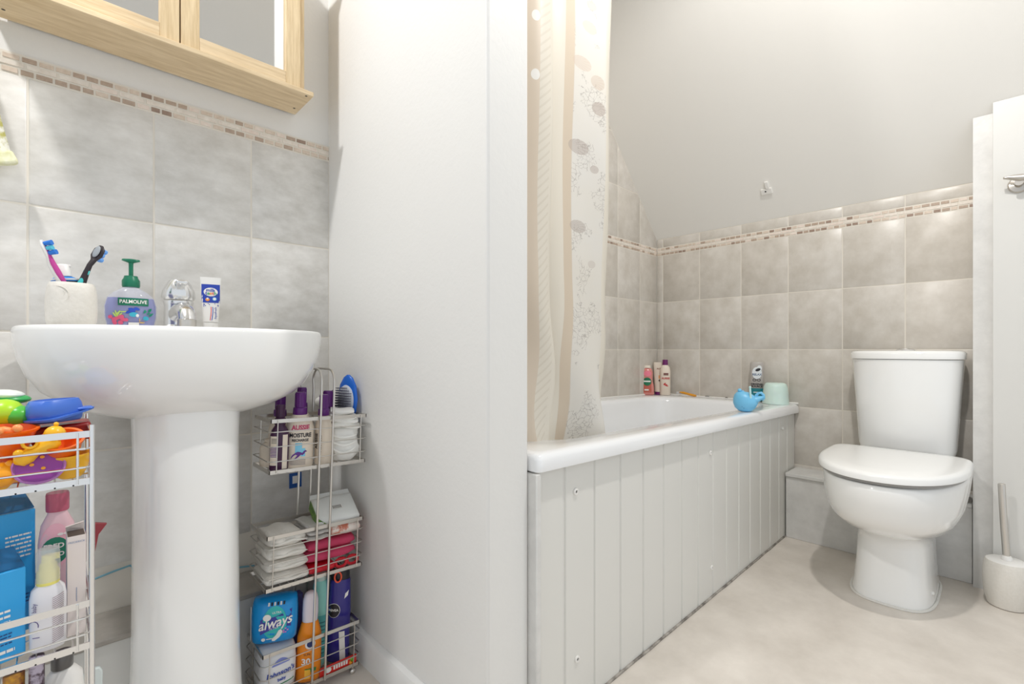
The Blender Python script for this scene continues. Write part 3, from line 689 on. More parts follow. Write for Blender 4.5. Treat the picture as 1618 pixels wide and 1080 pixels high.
# ------------------------------------------------------------------ mirror cabinet
mc = thing('mirror_cabinet', 'pine wall cabinet with two framed mirror doors above the basin', 'cabinet', (.192, YB, 1.412))
MB().box(-.277, .277, -.128, 0, 0, .011).build('base_board', wood, mc, bevel=.0015)
for sx_ in (-1, 1):
    x = sx_*.263; MB().box(min(x, x-sx_*.014), max(x, x-sx_*.014), -.102, 0, .0112, .376).build('side_panel', woodv, mc)
MB().box(-.277, .277, -.128, 0, .3762, .388).build('top_board', wood, mc, bevel=.0015)
for sx_ in (-1, 1):
    x0, x1_ = (.0012, .2485) if sx_ > 0 else (-.2485, -.0012)
    # door sits proud of the side panels
    xo0, xo1 = x0, x1_
    st_ = .034
    ya, yb_ = -.1165, -.1025; z0, z1 = .0145, .372
    do = MB().box(xo0, xo0+st_, ya, yb_, z0, z1).build('door', woodv, mc, bevel=.0008)
    MB().box(xo1-st_, xo1, ya, yb_, z0, z1).build('stile', woodv, do, bevel=.0008)
    for za_, zb_ in ((z0, z0+.030), (z1-.03, z1)): MB().box(xo0+st_+.0001, xo1-st_-.0001, ya+.0004, yb_, za_, zb_).build('rail', wood, do, bevel=.0008)
    MB().box(xo0+st_-.001, xo1-st_+.001, yb_-.004, yb_-.001, z0+.029, z1-.029).build('mirror_panel', mirror, do)
for px_, py_ in ((474, 161), (462, 173), (14, 27)):
    q = atZ(px_, py_+0, 1.4118) if False else None
for X_, Y_ in ((.262, -.118), (.262, -.035), (-.262, -.118), (-.262, -.035)):
    MB().lathe([(.003, 0), (.0005, -.0004)], (X_, Y_, -.0001), 10).build('screw', dark, mc)

# ------------------------------------------------------------------ hanging towel at the left edge
tw = MB()
def tpt(x, y, Y): return atY(x, y, Y)
rg = []
for (xr, yy) in ((-72, -60), (-56, -10), (-38, 50), (-14, 120), (-6, 150), (1, 180), (8, 205), (14, 225), (19, 241)):
    r_ = []
    for k in range(9):
        xl = -72-(yy+60)*.34-8; x_ = xl+(xr-xl)*k/8
        r_.append(tpt(x_, yy+6*math.sin(k*.9), 1.295+.012*math.sin(k*1.7)))
    rg.append(r_)
back = [[v+Vector((0, .012, 0)) for v in r_] for r_ in rg]
tw.loft([list(a_)+list(reversed(b_)) for a_, b_ in zip(rg, back)], 0)
tl_ = MB()
f0 = [tpt(x_, y_, 1.295) for x_, y_ in ((-182, 246), (19, 238), (30, 256), (22, 259), (-190, 266))]
n = 5; tl_.add([v+Vector((0, -.006, 0)) for v in f0]+[v+Vector((0, .014, 0)) for v in f0], [tuple(range(n)), tuple(reversed(range(n, 2*n)))]+[(i, (i+1) % n, (i+1) % n+n, i+n) for i in range(n)])
tr_ = thing('hand_towel', 'pale patterned fabric with yellow-green edging hanging at the left edge', 'towel')
tw.build('fabric', M('towel_fabric', (236, 236, 226), .8, noise=.08, nscale=55, rgb2=(190, 186, 110), bump=.5, bscale=120), tr_, sharp=60)
tl_.build('hem', M('towel_hem', (240, 240, 214), .7, noise=.2, nscale=40, rgb2=(206, 204, 130)), tr_, bevel=.004, seg=3)
hq = atY(-76, -62, 1.30)
hkw = thing('towel_hook', 'small chrome hook holding the patterned towel left of the cabinet', 'hook', (hq.x, YB+.006, hq.z+.01))
MB().lathe([(.001, 0), (.014, 0), (.014, .004), (.001, .005)], n=20).xf(Matrix.Rotation(math.pi/2, 4, 'X')).build('rose', chrome, hkw)
MB().tube([(0, -.004, 0), (0, -.03, -.002), (0, -.046, -.006), (0, -.052, .006)], .0045, 10).build('arm', chrome, hkw)

# ------------------------------------------------------------------ wire racks
def strip(mb, x0, x1, y0, y1, z, h, t=.0018):
    mb.box(x0, x1, y0, y0+t, z, z+h); mb.box(x0, x1, y1-t, y1, z, z+h); mb.box(x0, x0+t, y0, y1, z, z+h); mb.box(x1-t, x1, y0, y1, z, z+h)
def basket(x0, x1, y0, y1, zb, zt, nw, h=.008, r=.0013, vert=None):
    mb = MB(); strip(mb, x0, x1, y0, y1, zt-h, h); strip(mb, x0, x1, y0, y1, zb, h)
    for i in range(nw):
        z = zb+h+(zt-zb-2*h)*(i+.6)/(nw+.2); e = .006
        mb.tube([(x0-.002, y0+e, z), (x0+e, y0-.002, z), (x1-e, y0-.002, z), (x1+.002, y0+e, z), (x1+.002, y1-e, z), (x1-e, y1+.002, z), (x0+e, y1+.002, z), (x0-.002, y1-e, z)], r, 6, closed=True)
    for x in (x0+.014, x1-.014):
        for y in (y0-.001, y1+.001): mb.tube([(x, y, zb+.002), (x, y, zt-.002)], r, 6)
    k = int((x1-x0)/.018)
    for i in range(1, k): x = x0+(x1-x0)*i/k; mb.tube([(x, y0, zb+.001), (x, y1, zb+.001)], r*.8, 5)
    mb.tube([(x0, (y0+y1)/2, zb-.0005), (x1, (y0+y1)/2, zb-.0005)], r, 5)
    return mb
# right rack (leans slightly)
RX, RY = .310, 1.083; RW, RD = .217, .112
rk = thing('wire_rack', 'three-tier steel wire rack between the basin pedestal and the partition', 'wire rack', (RX, RY, .006), (0, .033, 0))
RM = Matrix.Translation((RX, RY, .006)) @ Matrix.Rotation(.033, 4, 'Y')
tiers = [(.020, .127), (.256, .374), (.505, .622)]
for zb, zt_ in tiers: basket(0, RW, 0, RD, zb, zt_, 3).build('basket', steel, rk)
for x in (.104, .133):
    pth = [(x, -.0045, .022), (x, -.0045, .700)]+[(x, .0355-.04*math.cos(t), .700+.030*math.sin(t)) for t in [math.pi*i/10 for i in range(11)]][1:]
    pth = [(x, -.0045, .022), (x, -.0045, .68)]+[(x, .058-.0625*math.cos(t)*(1 if abs(math.cos(t)) < .99 else 1), .700+.030*min(1, 1.3*math.sin(t))) for t in [math.pi*i/12 for i in range(13)]]+[(x, RD+.0045, .68), (x, RD+.0045, .022)]
    MB().tube(pth, .0027, 8).build('handle_loop', steel, rk)
for x in (.012, RW-.012):
    for y in (.008, RD-.008): MB().sphere((x, y, .0065), .0075, 12).tube([(x, y, .010), (x, y, .022)], .003, 6).build('foot', steel, rk)
def R_(p): return RM @ Vector(p)
def rloc(x, y, z): v = R_((x, y, z)); return v
TZ = [zb+.0035 for zb, _ in tiers]
def rackitem(name, label, cat, x, y, tier, turn=0, group=None, dz=0):
    return thing(name, label, cat, rloc(x, y, TZ[tier]+dz), (0, .033, face(rloc(x, y, .3))+turn), group)

def shampoo(label, x, y, h, rad, dz=0, cr_=1, bodym=None, capm=None, text=True, ry=.75, capfrac=.30, grp='shampoo bottles in the rack', turn=0):
    t = rackitem('shampoo_bottle', label, 'bottle', x, y, 2, turn, grp, dz)
    hb_ = h*(1-capfrac)
    prof = [(0, rad*.92, rad*ry*.92), (.003, rad, rad*ry), (hb_*.55, rad, rad*ry), (hb_*.76, rad*1.0, rad*ry*.98), (hb_*.88, rad*.86, rad*ry*.88), (hb_*.96, rad*.6, rad*ry*.72), (hb_, rad*.5, rad*.5)]
    body(prof, 2.3).build('body', bodym or CREAM, t, sharp=60)
    c = MB(); c.lathe([(.001, hb_), (rad*.60*cr_, hb_), (rad*.62*cr_, hb_+.002), (rad*.60*cr_, hb_+h*.09), (rad*.48*cr_, hb_+h*.10), (rad*.46*cr_, h-.002), (rad*.42*cr_, h), (.001, h)], n=24)
    for i in range(14):
        a0 = 2*math.pi*i/14; c.tube([(rad*.465*cr_*math.cos(a0), rad*.465*cr_*math.sin(a0), hb_+h*.11), (rad*.455*cr_*math.cos(a0), rad*.455*cr_*math.sin(a0), h-.003)], .0008, 5)
    c.build('cap', capm or PUR, t, sharp=50)
    return t, front(prof, 2.3), hb_, rad
VIO = P('violet_print', 96, 44, 140); CYA = P('cyan_print', 130, 205, 235); PNK = P('pink_print', 200, 60, 110)
# dark plum bottle, front left
t, g, hb_, rad = shampoo('dark plum shampoo bottle at the front left of the top basket', .027, .026, .142, .0190, bodym=DPUR, capm=DPUR)
d = MB(); patch(d, g, -.018, -.003, .012, .075, 0); patch(d, g, .006, .016, .004, .078, 0)
for k in range(7): patch(d, g, -.0175, -.004, .03+.0032*k, .0315+.0032*k, 1, .0012)
for k in range(4): patch(d, g, -.016, -.006, .060+.003*k, .061+.003*k, 2, .0012)
d.build('label', [CREAM, VIO, BLK], t)
# front white bottle with kangaroo print
t, g, hb_, rad = shampoo('cream shampoo bottle with purple cap and kangaroo print facing out', .073, .037, .168, .0300, ry=.8, cr_=.82)
d = MB()
words(d, g, 'AUSSIE', .002, .090, .0150, 0, bold=.035, sx=.8); words(d, g, 'MOISTURE', .002, .073, .0125, 2, bold=.03, sx=.76); words(d, g, 'RECHARGE', .002, .062, .0080, 2, bold=.03, sx=.85)
patch(d, g, -.008, .006, .030, .056, 1, .0006); patch(d, g, .004, .013, .026, .044, 1, .0007)
# kangaroo silhouette
kg = [(-.013, .030), (-.008, .034), (-.003, .037), (.003, .036), (.007, .034), (.010, .038), (.013, .040), (.017, .037), (.013, .0355), (.011, .032), (.008, .029), (.006, .0295), (.004, .030), (.000, .026), (-.004, .023), (-.010, .020), (-.006, .025), (-.003, .029), (-.007, .031), (-.012, .027), (-.016, .021), (-.016, .025)]
d.add([g(u_, v_, .0016) for u_, v_ in kg], [tuple(range(len(kg)))], 3)
for k in range(4): patch(d, g, -.017, .014, .008+.0032*k, .0092+.0032*k, 4, .0007)
d.build('label', [PNK, CYA, BLK, VIO, P('grey_print', 150, 140, 140)], t)
shampoo('cream bottle with purple cap half hidden behind the dark plum bottle', .045, .084, .158, .0225)
shampoo('purple-capped cream bottle at the back, seen between the handle loops', .092, .082, .176, .0215)
t, g, hb_, rad = shampoo('cream bottle with purple cap directly behind the two handle loops', .126, .030, .162, .0205, turn=-.9)
d = MB(); words(d, g, 'AUSSIE', -.003, .055, .012, 0, rot=math.pi/2, bold=.02); words(d, g, 'MIRACLE', .009, .050, .010, 0, rot=math.pi/2); d.build('label', [BLK], t)
t, g, hb_, rad = shampoo('cream bottle with broad purple cap beside the folded white cloth', .158, .089, .166, .024)
d = MB()
for k in range(8): patch(d, g, -.018, .0, .02+.005*k, .022+.005*k, 0)
d.build('label', [VIO], t)
t, g, hb_, rad = shampoo('small cream tub at the back left of the top basket', .026, .080, .062, .022, capfrac=.12, capm=CREAM, grp=None)
# folded white nappy bundle in the top basket
nb = rackitem('folded_nappy', 'bundled white nappy stuffed into the right of the top basket', 'nappy', .1805, .041, 2)
NAP = M('nappy', (244, 244, 241), .8, bump=.6, bscale=70)
c = MB(); rgs = []
for i in range(17):
    z = .002+.078*i/16; k = i/16
    wx = .034*(1-.45*(abs(k-.6)/.6)**3)+.001*math.sin(i*2.1); wy = .031*(1-.5*(abs(k-.5)/.5)**4)
    rgs.append([(x+.0015*math.sin(5*a_+i*.5), y+.0015*math.cos(6*a_+i*.7), z_) for a_, (x, y, z_) in zip([j*.196 for j in range(32)], sring(z, wx, wy, 2.8, 32, .003*math.sin(i*.4), 0))])
c.loft(rgs); c.build('padding', NAP, nb, sharp=180)
for k in range(4):
    c = MB(); n2 = 20; rg2 = []
    for i in range(13):
        q_ = i/12; x = -.036+.001*k+(.072-.006*k)*q_; e = 1-.6*abs(2*q_-1)**5
        rg2.append([(x, .029*math.copysign(abs(math.cos(a_))**.7, math.cos(a_))-.002*k, .086+.0125*k+.003*math.sin(q_*5+k)-.006*q_*(k > 1)+.0078*e*math.copysign(abs(math.sin(a_))**.8, math.sin(a_))) for a_ in [2*math.pi*j/n2 for j in range(n2)]])
    c.loft(rg2); c.build('fold', NAP, nb, sharp=180)
for k in range(3):
    c = MB(); c.tube([(-.028+.056*i/10, -.0335-.002*math.sin(math.pi*i/10), .066-.014*k-.030*math.sin(math.pi*i/10)*(.4+.3*k)*.5) for i in range(11)], [.0012+.0025*math.sin(math.pi*i/10) for i in range(11)], 8); c.build('crease', NAP, nb, sharp=180)
# hairbrush
hbp = atY(562, 622, 1.17)
hr = thing('hairbrush', 'blue paddle hairbrush standing bristles-left behind the white bundle', 'hairbrush', (.537, 1.168, .568), (0, .04, face(hbp)-.80))
c = MB(); c.loft([sring(z, a_, b_, 2, 24, 0, 0) for z, a_, b_ in ((0, .006, .005), (.02, .008, .006), (.035, .020, .006), (.055, .030, .007), (.085, .034, .007), (.118, .028, .007), (.138, .015, .006), (.145, .004, .003))])
c.build('paddle', P('brush_blue', 30, 100, 200, .25), hr)
c = MB(); c.loft([[(x, y, z) for x, y, z in sring(0, .026*k, .040*k, 2, 24)] for k in (1, .96, .8)]); c.v = [(x, -.0055-(.004 if i >= 24 else 0)-(.002 if i >= 48 else 0), .08+y) for i, (x, y, z) in enumerate(c.v)]
c.build('cushion', P('brush_pad', 200, 205, 215, .5), hr)
c = MB()
for i in range(7):
    for j in range(11):
        x = -.021+.007*i; z = .048+.0064*j
        if (x/.026)**2+((z-.08)/.040)**2 < .9: c.tube([(x, -.009, z), (x*1.1, -.037, z+.001)], .0010, 5)
c.build('bristles', P('bristle_dark', 92, 92, 104, .4), hr, kind='stuff')

# --- middle basket
def folded(mb, x0, x1, y0, y1, z0, z1, m=0, amp=.002, seed=0):
    """one soft folded slab with a rounded fold at the front"""
    rnd = random.Random(seed); ph = rnd.random()*6; n = 16; rings = []
    zc = (z0+z1)/2; hz = (z1-z0)/2
    for i in range(15):
        k = i/14; x = x0+(x1-x0)*k; e = 1-.35*abs(2*k-1)**6
        ring = []
        for j in range(n):
            a = 2*math.pi*j/n; c, s1 = math.cos(a), math.sin(a)
            y = (y0+y1)/2+(y1-y0)/2*math.copysign(abs(c)**.6, c)*(1-.04*abs(2*k-1)**4); z = zc+hz*e*math.copysign(abs(s1)**.7, s1)+amp*math.sin(ph+k*9+c*2)*.6
            ring.append((x+amp*.8*math.sin(a*2+ph), y+amp*math.sin(ph+k*13), z))
        rings.append(ring)
    mb.loft(rings, m)
for i in range(4):
    t = thing('folded_muslin', ['white muslin at the bottom of the folded stack in the wire rack', 'second white muslin from the bottom of the folded stack', 'second white muslin from the top of the folded stack', 'crumpled white muslin on top of the folded stack'][i],
              'cloth', rloc(.006, .006, TZ[1]+.0265*i), (0, .033, 0), 'folded white cloths in the middle basket')
    c = MB(); folded(c, -.0005+.001*i, .088-.004*i, -.001, .098, .001, .0275+(.006 if i == 3 else 0), 0, .0018 if i < 3 else .003, i)
    c.build('layer', CLOTH, t, sharp=180)
    c = MB(); c.tube([(.002+.080*k/8, -.0015-.001*math.sin(k*1.3), .014+.002*math.sin(k+i)) for k in range(9)], [.001+.003*math.sin(math.pi*k/8) for k in range(9)], 8); c.build('fold', CLOTH, t, sharp=180)
t = thing('folded_cloth', 'pale grey folded cloth in the middle of the wire rack', 'cloth', rloc(.088, .006, TZ[1]+.078), (0, .033, 0))
for k in range(3):
    c = MB(); folded(c, .004, .052, .0, .098, .012*k, .012*k+.0115, 0, .0014, 9+k); c.build('layer', CLOTHG, t, sharp=180)
t = thing('folded_garment', 'raspberry pink folded garment in the middle basket', 'clothing', rloc(.09, .006, TZ[1]+.026), (0, .033, 0))
c = MB(); folded(c, .0, .112, .0, .09, .0, .026, 0, .002, 21); folded(c, .004, .112, .002, .09, .025, .050, 0, .002, 22); c.build('layers', M('raspberry', (196, 62, 98), .8, bump=.5, bscale=120), t, sharp=180)
t = thing('swim_goggles', 'red swim goggles and strap at the bottom of the middle basket', 'goggles', rloc(.095, .006, TZ[1]), (0, .033, 0))
REDM = P('goggle_red', 205, 24, 42, .35)
c = MB(); folded(c, .0, .060, .0, .07, .001, .022, 0, .001, 31); c.build('strap', REDM, t, sharp=180)
for q_, x in enumerate((.075, .103)):
    c = MB(); c.tube([(x+.013*math.cos(a), .0+.002*math.sin(a)+.006, .013+.009*math.sin(a)) for a in [k*math.pi/8 for k in range(16)]], .0035, 8, closed=True); c.build('eyepiece', REDM, t)
t = thing('snack_packet', 'clear packet with red and tan print under the wipes pack', 'packet', rloc(.142, .004, TZ[1]+.077), (0, .033, 0))
c = MB(); folded(c, .0, .070, .0, .08, .0, .028, 0, .001, 41); c.build('wrapper', M('packet_print', (206, 120, 96), .3, noise=.06, nscale=38, rgb2=(236, 226, 218)), t, sharp=60)
t = thing('wet_wipes', 'white pack of wipes with green end on top of the middle basket', 'wipes', rloc(.168, .045, TZ[1]+.112), (.50, -.02, -.12))
c = MB(); folded(c, -.050, .046, -.032, .052, .0, .030, 0, .0012, 51); c.build('pack', P('wipes_white', 226, 228, 226, .35), t, sharp=60)
c = MB(); c.add([(-.052, -.030, .004), (-.034, -.0345, .010), (-.031, -.0335, .020), (-.050, -.020, .030), (-.052, .04, .031), (-.053, .04, .004)], [(0, 1, 2, 3), (0, 3, 4, 5)]); c.build('green_end', M('leaf_green', (50, 92, 38), .4, noise=.2, nscale=70, rgb2=(120, 160, 60)), t)
c = MB(); c.box(-.012, .012, -.004, .008, .0312, .0318)
for k in range(7): c.box(-.010+.003*k, -.0088+.003*k, -.003, .007, .0318, .0322, 1)
c.build('barcode', [WH, BLK], t)
c = MB(); c.add([(-.050, .05, .016), (.046, .05, .016), (.046, .066, .018), (-.046, .066, .018), (-.050, .05, .0175), (.046, .05, .0175), (.046, .066, .0195), (-.046, .066, .0195)], [(0, 1, 2, 3), (4, 5, 6, 7), (0, 1, 5, 4), (3, 2, 6, 7), (0, 3, 7, 4), (1, 2, 6, 5)]); c.build('seal', P('wipes_white', 0, 0, 0), t)

# --- bottom basket
t = thing('towel_packet', 'blue plastic packet of sanitary towels in the bottom basket', 'packet', rloc(.040, .050, TZ[0]+.104), (.02, .02, -.42))
c = MB()
def pillow(mb, hx, hy, h, n=28, m=0):
    mb.loft([sring(h*z, hx*k, hy*k2, 3.6, n) for z, k, k2 in ((0, .80, .3), (.03, .90, .62), (.1, .97, .88), (.3, 1, 1), (.7, 1, 1), (.9, .97, .88), (.97, .93, .6), (1, .88, .2))], m)
pillow(c, .046, .032, .098); c.build('wrapper', M('always_blue', (0, 142, 214), .22, bump=.5, bscale=30), t, sharp=60)
prof = [(0, .037, .010), (.003, .041, .02), (.01, .0446, .028), (.03, .046, .032), (.07, .046, .032), (.088, .0446, .028), (.095, .043, .02)]
g = front(prof, 3.6); d = MB(); mt = [P('indigo_band', 44, 48, 150, .3), WH, P('turquoise', 40, 180, 180, .3), P('pink_dot', 190, 120, 200), BLK]
disc(d, g, .002, .052, .024, .036, 2, .0006)
d.add([g(u_, v_, .001) for u_, v_ in ((-.026, .030), (-.013, .036), (0, .040), (.013, .044), (.034, .040), (.034, .058), (.036, .078), (.013, .069), (0, .066), (-.013, .065), (-.026, .062))], [tuple(range(11))], 0)
words(d, g, 'always', .002, .053, .030, 1, shear=.35, bold=.015, rot=.14, sx=.85, off=.0016)
words(d, g, 'ULTRA', 0, .0415, .006, 1, rot=.14); words(d, g, 'ULTRA', .006, .0745, .006, 1)
disc(d, g, -.013, .066, .008, .007, 1, .0014)
d.add([g(u_, v_, .0018) for u_, v_ in ((.002, .012), (.012, .020), (.018, .032), (.015, .038), (.010, .036), (.005, .026), (-.003, .018), (-.003, .013))], [tuple(range(8))], 1)
for k in range(5): disc(d, g, .020+.004*(k % 3), .030+.004*(k//2), .002, .002, 3, .002, 8)
disc(d, g, -.020, .018, .004, .004, 1); patch(d, g, -.014, .0, .017, .019, 1)
for k in range(6): patch(d, g, -.012+.006*k, -.0085+.006*k, .0885, .0935, 4 if k % 2 else 1, .001)
d.build('label', mt, t)
c = MB(); c.box(-.0475, -.046, -.013, -.009, .012, .084); c.build('seam', WH, t, bevel=.0005)
t = thing('baby_wipes', 'white packet with blue lettering under the blue packet', 'packet', rloc(.041, .050, TZ[0]+.001), (0, .033, -.05))
c = MB(); pillow(c, .038, .047, .098); c.build('wrapper', P('pack_white', 226, 226, 228, .3), t, sharp=60)
prof = [(0, .034, .03), (.01, .0368, .0415), (.03, .038, .047), (.07, .038, .047), (.09, .0368, .0415)]
g = front(prof, 3.6); d = MB(); words(d, g, "Johnson's", .0, .052, .0150, 0, shear=.2, bold=.02, rot=.10); words(d, g, 'baby', .002, .038, .009, 0, bold=.03, rot=.1)
patch(d, g, -.018, .018, .068, .080, 1, shape=lambda a_, b_: (-.018+.036*a_, .068+.003*a_+(.002+.010*math.sin(math.pi*a_))*b_)); patch(d, g, -.035, .035, .024, .026, 2, shape=lambda a_, b_: (-.035+.07*a_, .021+.008*a_+.0025*b_))
d.build('label', [P('jb_blue', 40, 70, 170), P('lilac', 130, 140, 205), P('mid_green', 30, 130, 80)], t)
# orange sun lotion
t = rackitem('sun_lotion', 'orange sun lotion bottle with rounded white cap behind the loops', 'bottle', .107, .027, 0)
prof = [(0, .024, .016), (.003, .0265, .019), (.05, .0265, .019), (.10, .0255, .018), (.125, .019, .015), (.132, .0165, .0145)]
body(prof, 2.3).build('body', P('sun_orange', 240, 140, 24, .25), t, sharp=60)
body([(.1325, .0165, .0145), (.15, .0172, .015), (.178, .0165, .0145), (.192, .013, .012), (.197, .006, .006)], 2.3).build('cap', P('milky_cap', 226, 216, 222, .25), t, sharp=60)
g = front(prof, 2.3); d = MB(); disc(d, g, .002, .086, .011, .011, 0); disc(d, g, .002, .086, .007, .007, 1, .0012); words(d, g, '30', -.006, .048, .019, 0, bold=.03); words(d, g, 'SUN', -.004, .064, .0075, 2); patch(d, g, -.008, .016, .024, .032, 3, .0008); patch(d, g, -.008, .004, .010, .030, 4, .001)
d.build('label', [WH, P('navy_dot', 30, 50, 110), BLK, P('leafy', 60, 130, 60), P('gold_print', 250, 190, 60)], t)
# teal bottle
t = rackitem('shower_gel', 'pale turquoise curved bottle left of the navy bottle', 'bottle', .144, .064, 0)
prof = [(0, .015, .013), (.004, .018, .015), (.05, .0195, .016), (.10, .018, .015), (.15, .019, .016), (.185, .017, .014), (.20, .013, .012)]
body(prof, 2.3).build('body', P('aqua_bottle', 140, 208, 198, .25), t, sharp=60)
MB().lathe([(.001, .2), (.012, .2), (.012, .216), (.001, .217)], n=20).build('cap', P('aqua_cap', 190, 214, 208, .4), t)
g = front(prof, 2.3); d = MB(); patch(d, g, -.004, .015, .02, .12, 0)
for k in range(9): patch(d, g, .0, .013, .03+.009*k, .033+.009*k, 1, .001)
d.build('label', [P('teal_lab', 80, 170, 170), P('teal_dark', 40, 110, 120)], t)
# navy bottle
t = rackitem('shower_gel', 'navy blue bottle with orange loop at the right of the bottom basket', 'bottle', .187, .050, 0)
prof = [(0, .022, .014), (.004, .0265, .017), (.06, .0255, .017), (.12, .0265, .018), (.165, .0245, .017), (.19, .0235, .016), (.196, .022, .015)]
body(prof, 2.5).build('body', P('navy_bottle', 48, 42, 130, .2), t, sharp=60)
MB().loft([sring(.1965, .0215, .0145, 2.5), sring(.222, .020, .0135, 2.5), sring(.224, .017, .011, 2.5)]).build('cap', P('black_cap', 24, 22, 34, .3), t)
g = front(prof, 2.5); d = MB(); disc(d, g, -.013, .126, .0145, .017, 2, .0005); disc(d, g, -.013, .126, .0135, .016, 1, .0009); words(d, g, 'NIVEA', -.0135, .127, .0078, 2, bold=.03, off=.0014); patch(d, g, .002, .018, .004, .072, 2, shape=lambda a_, b_: (.004+.013*a_-.004*b_, .006+.068*b_))
patch(d, g, .010, .018, .155, .168, 2, shape=lambda a_, b_: (.010+.008*a_+.002*b_, .152+.006*a_+.012*b_)); d.build('label', [VIO, BLK, WH], t)
c = MB().tube([(-.006+.0075*math.cos(a), -.020, .207+.012*math.sin(a)) for a in [k*math.pi/9 for k in range(18)]], .0019, 8, closed=True); c.build('hanging_loop', P('orange_loop', 244, 92, 60), t)
# black plastic bag
t = rackitem('plastic_bag', 'crumpled black plastic bag behind the navy bottle', 'bag', .196, .092, 0)
c = MB(); rnd = random.Random(5)
c.loft([[(x*rnd.uniform(.75, 1.15), y*rnd.uniform(.75, 1.1), z_+rnd.uniform(-.003, .003)) for x, y, z_ in sring(z, .017*k, .016*k, 2, 16)] for z, k in ((.001+.004, .7), (.03, 1), (.07, .9), (.11, 1), (.15, 1.1), (.18, .9), (.20, 1), (.215, .5))])
c.build('film', M('black_film', (28, 26, 28), .18), t, sharp=20)
# dark blue box and flat red packet on the bottom
t = thing('carton', 'small dark blue carton standing behind the blue packet', 'box', rloc(.098, .090, TZ[0]), (0, .033, 0)); MB().box(-.018, .012, -.010, .012, 0, .172).build('carton_body', P('carton_navy', 52, 52, 120, .4), t, bevel=.001)
t = thing('sweet_packet', 'flat red packet with fruit print on the floor of the bottom basket', 'packet', rloc(.168, .010, TZ[0]), (0, .033, 0))
c = MB().box(-.043, .045, -.006, -.002, .001, .022); c.build('wrapper', P('packet_red', 214, 44, 36, .3), t, bevel=.0015)
g = flat(-.006); d = MB(); disc(d, g, -.024, .012, .007, .006, 0); disc(d, g, .034, .014, .005, .006, 1); disc(d, g, .030, .008, .004, .004, 2)
for k in range(6): patch(d, g, -.012+.006*k, -.008+.006*k, .008, .018, 0, .0008)
d.build('label', [WH, P('fruit_green', 120, 190, 50), P('fruit_orange', 245, 160, 40)], t)
# blue tag on the tiles
p = atY(466.5, 758, YB); t = thing('wall_tag', 'small blue card with white square on the tiles behind the rack', 'card', (p.x, YB-.001, p.z), (0, 0, 0))
MB().box(-.016, .016, -.0012, 0, -.020, .020).build('card', P('tag_blue', 24, 84, 160), t); MB().box(-.008, .008, -.002, -.0013, -.008, .012).box(-.004, .004, -.0026, -.0021, -.003, .007).build('emblem', [WH], t)

# ------------------------------------------------------------------ left rack
LX0, LX1, LY0, LY1 = -.20, .036, .88, 1.045
lk = thing('chrome_rack', 'chrome three-tier rack of bath toys at the left of the basin', 'wire rack', (0, 0, 0))
LT = [(.13, .20), (.363, .430), (.590, .664)]
for zb, zt_ in LT: basket(LX0, LX1, LY0, LY1, zb, zt_, 2, .009, .0015).build('basket', chrome, lk)
for x in (LX0-.001, LX1+.001):
    for y in (LY0+.001, LY1-.001): MB().tube([(x, y, .0), (x, y, .672)], .0032, 10).build('post', chrome, lk)
MB().tube([(-.062, LY1+.003, .0), (-.062, LY1+.003, .67)], .0032, 8).build('post', chrome, lk)
LZ = [zb+.0045 for zb, _ in LT]
def P2(x0, x1, yt, Y, z0): return PB(x0, x1, yt, Y, z0)
ORA = P('toy_orange', 244, 112, 26, .3); YEL = P('toy_yellow', 246, 186, 34, .3); BLU = P('toy_blue', 66, 112, 205, .3); PURP = P('toy_purple', 150, 62, 160, .35); LIL = P('toy_lilac', 196, 130, 206, .35)
GRNT = P('toy_green', 80, 186, 60, .3); LIME = P('toy_lime', 176, 222, 40, .3); AMB = P('toy_amber', 250, 168, 30, .3)
# purple disc
p = atY(62, 750, .905)
t = thing('bath_toy', 'round purple toy lid with yellow dots at the front of the rack', 'toy', (p.x, .900, LZ[2]+.001), (-.28, .0, face(p)), 'bath toys in the chrome rack')
R0 = .0268
c = MB(); c.lathe([(.001, 0), (R0*.94, 0), (R0, .002), (R0, .007), (R0*.93, .009), (R0*.88, .006), (.001, .006)], n=40, m=0); c.xf(Matrix.Translation((0, 0, R0*.85)) @ Matrix.Scale(.85, 4, (0, 0, 1)) @ Matrix.Rotation(math.pi/2, 4, 'X')); c.build('rim', LIL, t)
c = MB(); c.lathe([(.001, .0068), (R0*.86, .0068), (R0*.86, .0064)], n=40); c.xf(Matrix.Translation((0, 0, R0*.85)) @ Matrix.Scale(.85, 4, (0, 0, 1)) @ Matrix.Rotation(math.pi/2, 4, 'X')); c.build('face', PURP, t)
g = flat(-.0068); d = MB()
for u_, v_ in ((.003, .035), (-.007, .026), (.004, .020)): disc(d, g, u_, v_, .0024, .002, 0, .0009)
d.build('dot', AMB, t)
# amber ball
p = atY(2, 755, .905); t = thing('bath_toy', 'glossy amber ball at the front left of the rack', 'toy', (p.x, .910, LZ[2]+.0175), 0, 'bath toys in the chrome rack')
MB().sphere((0, 0, 0), .0165, 24).build('ball', AMB, t); MB().sphere((.008, -.003, .013), .006, 12).build('nub', AMB, t)
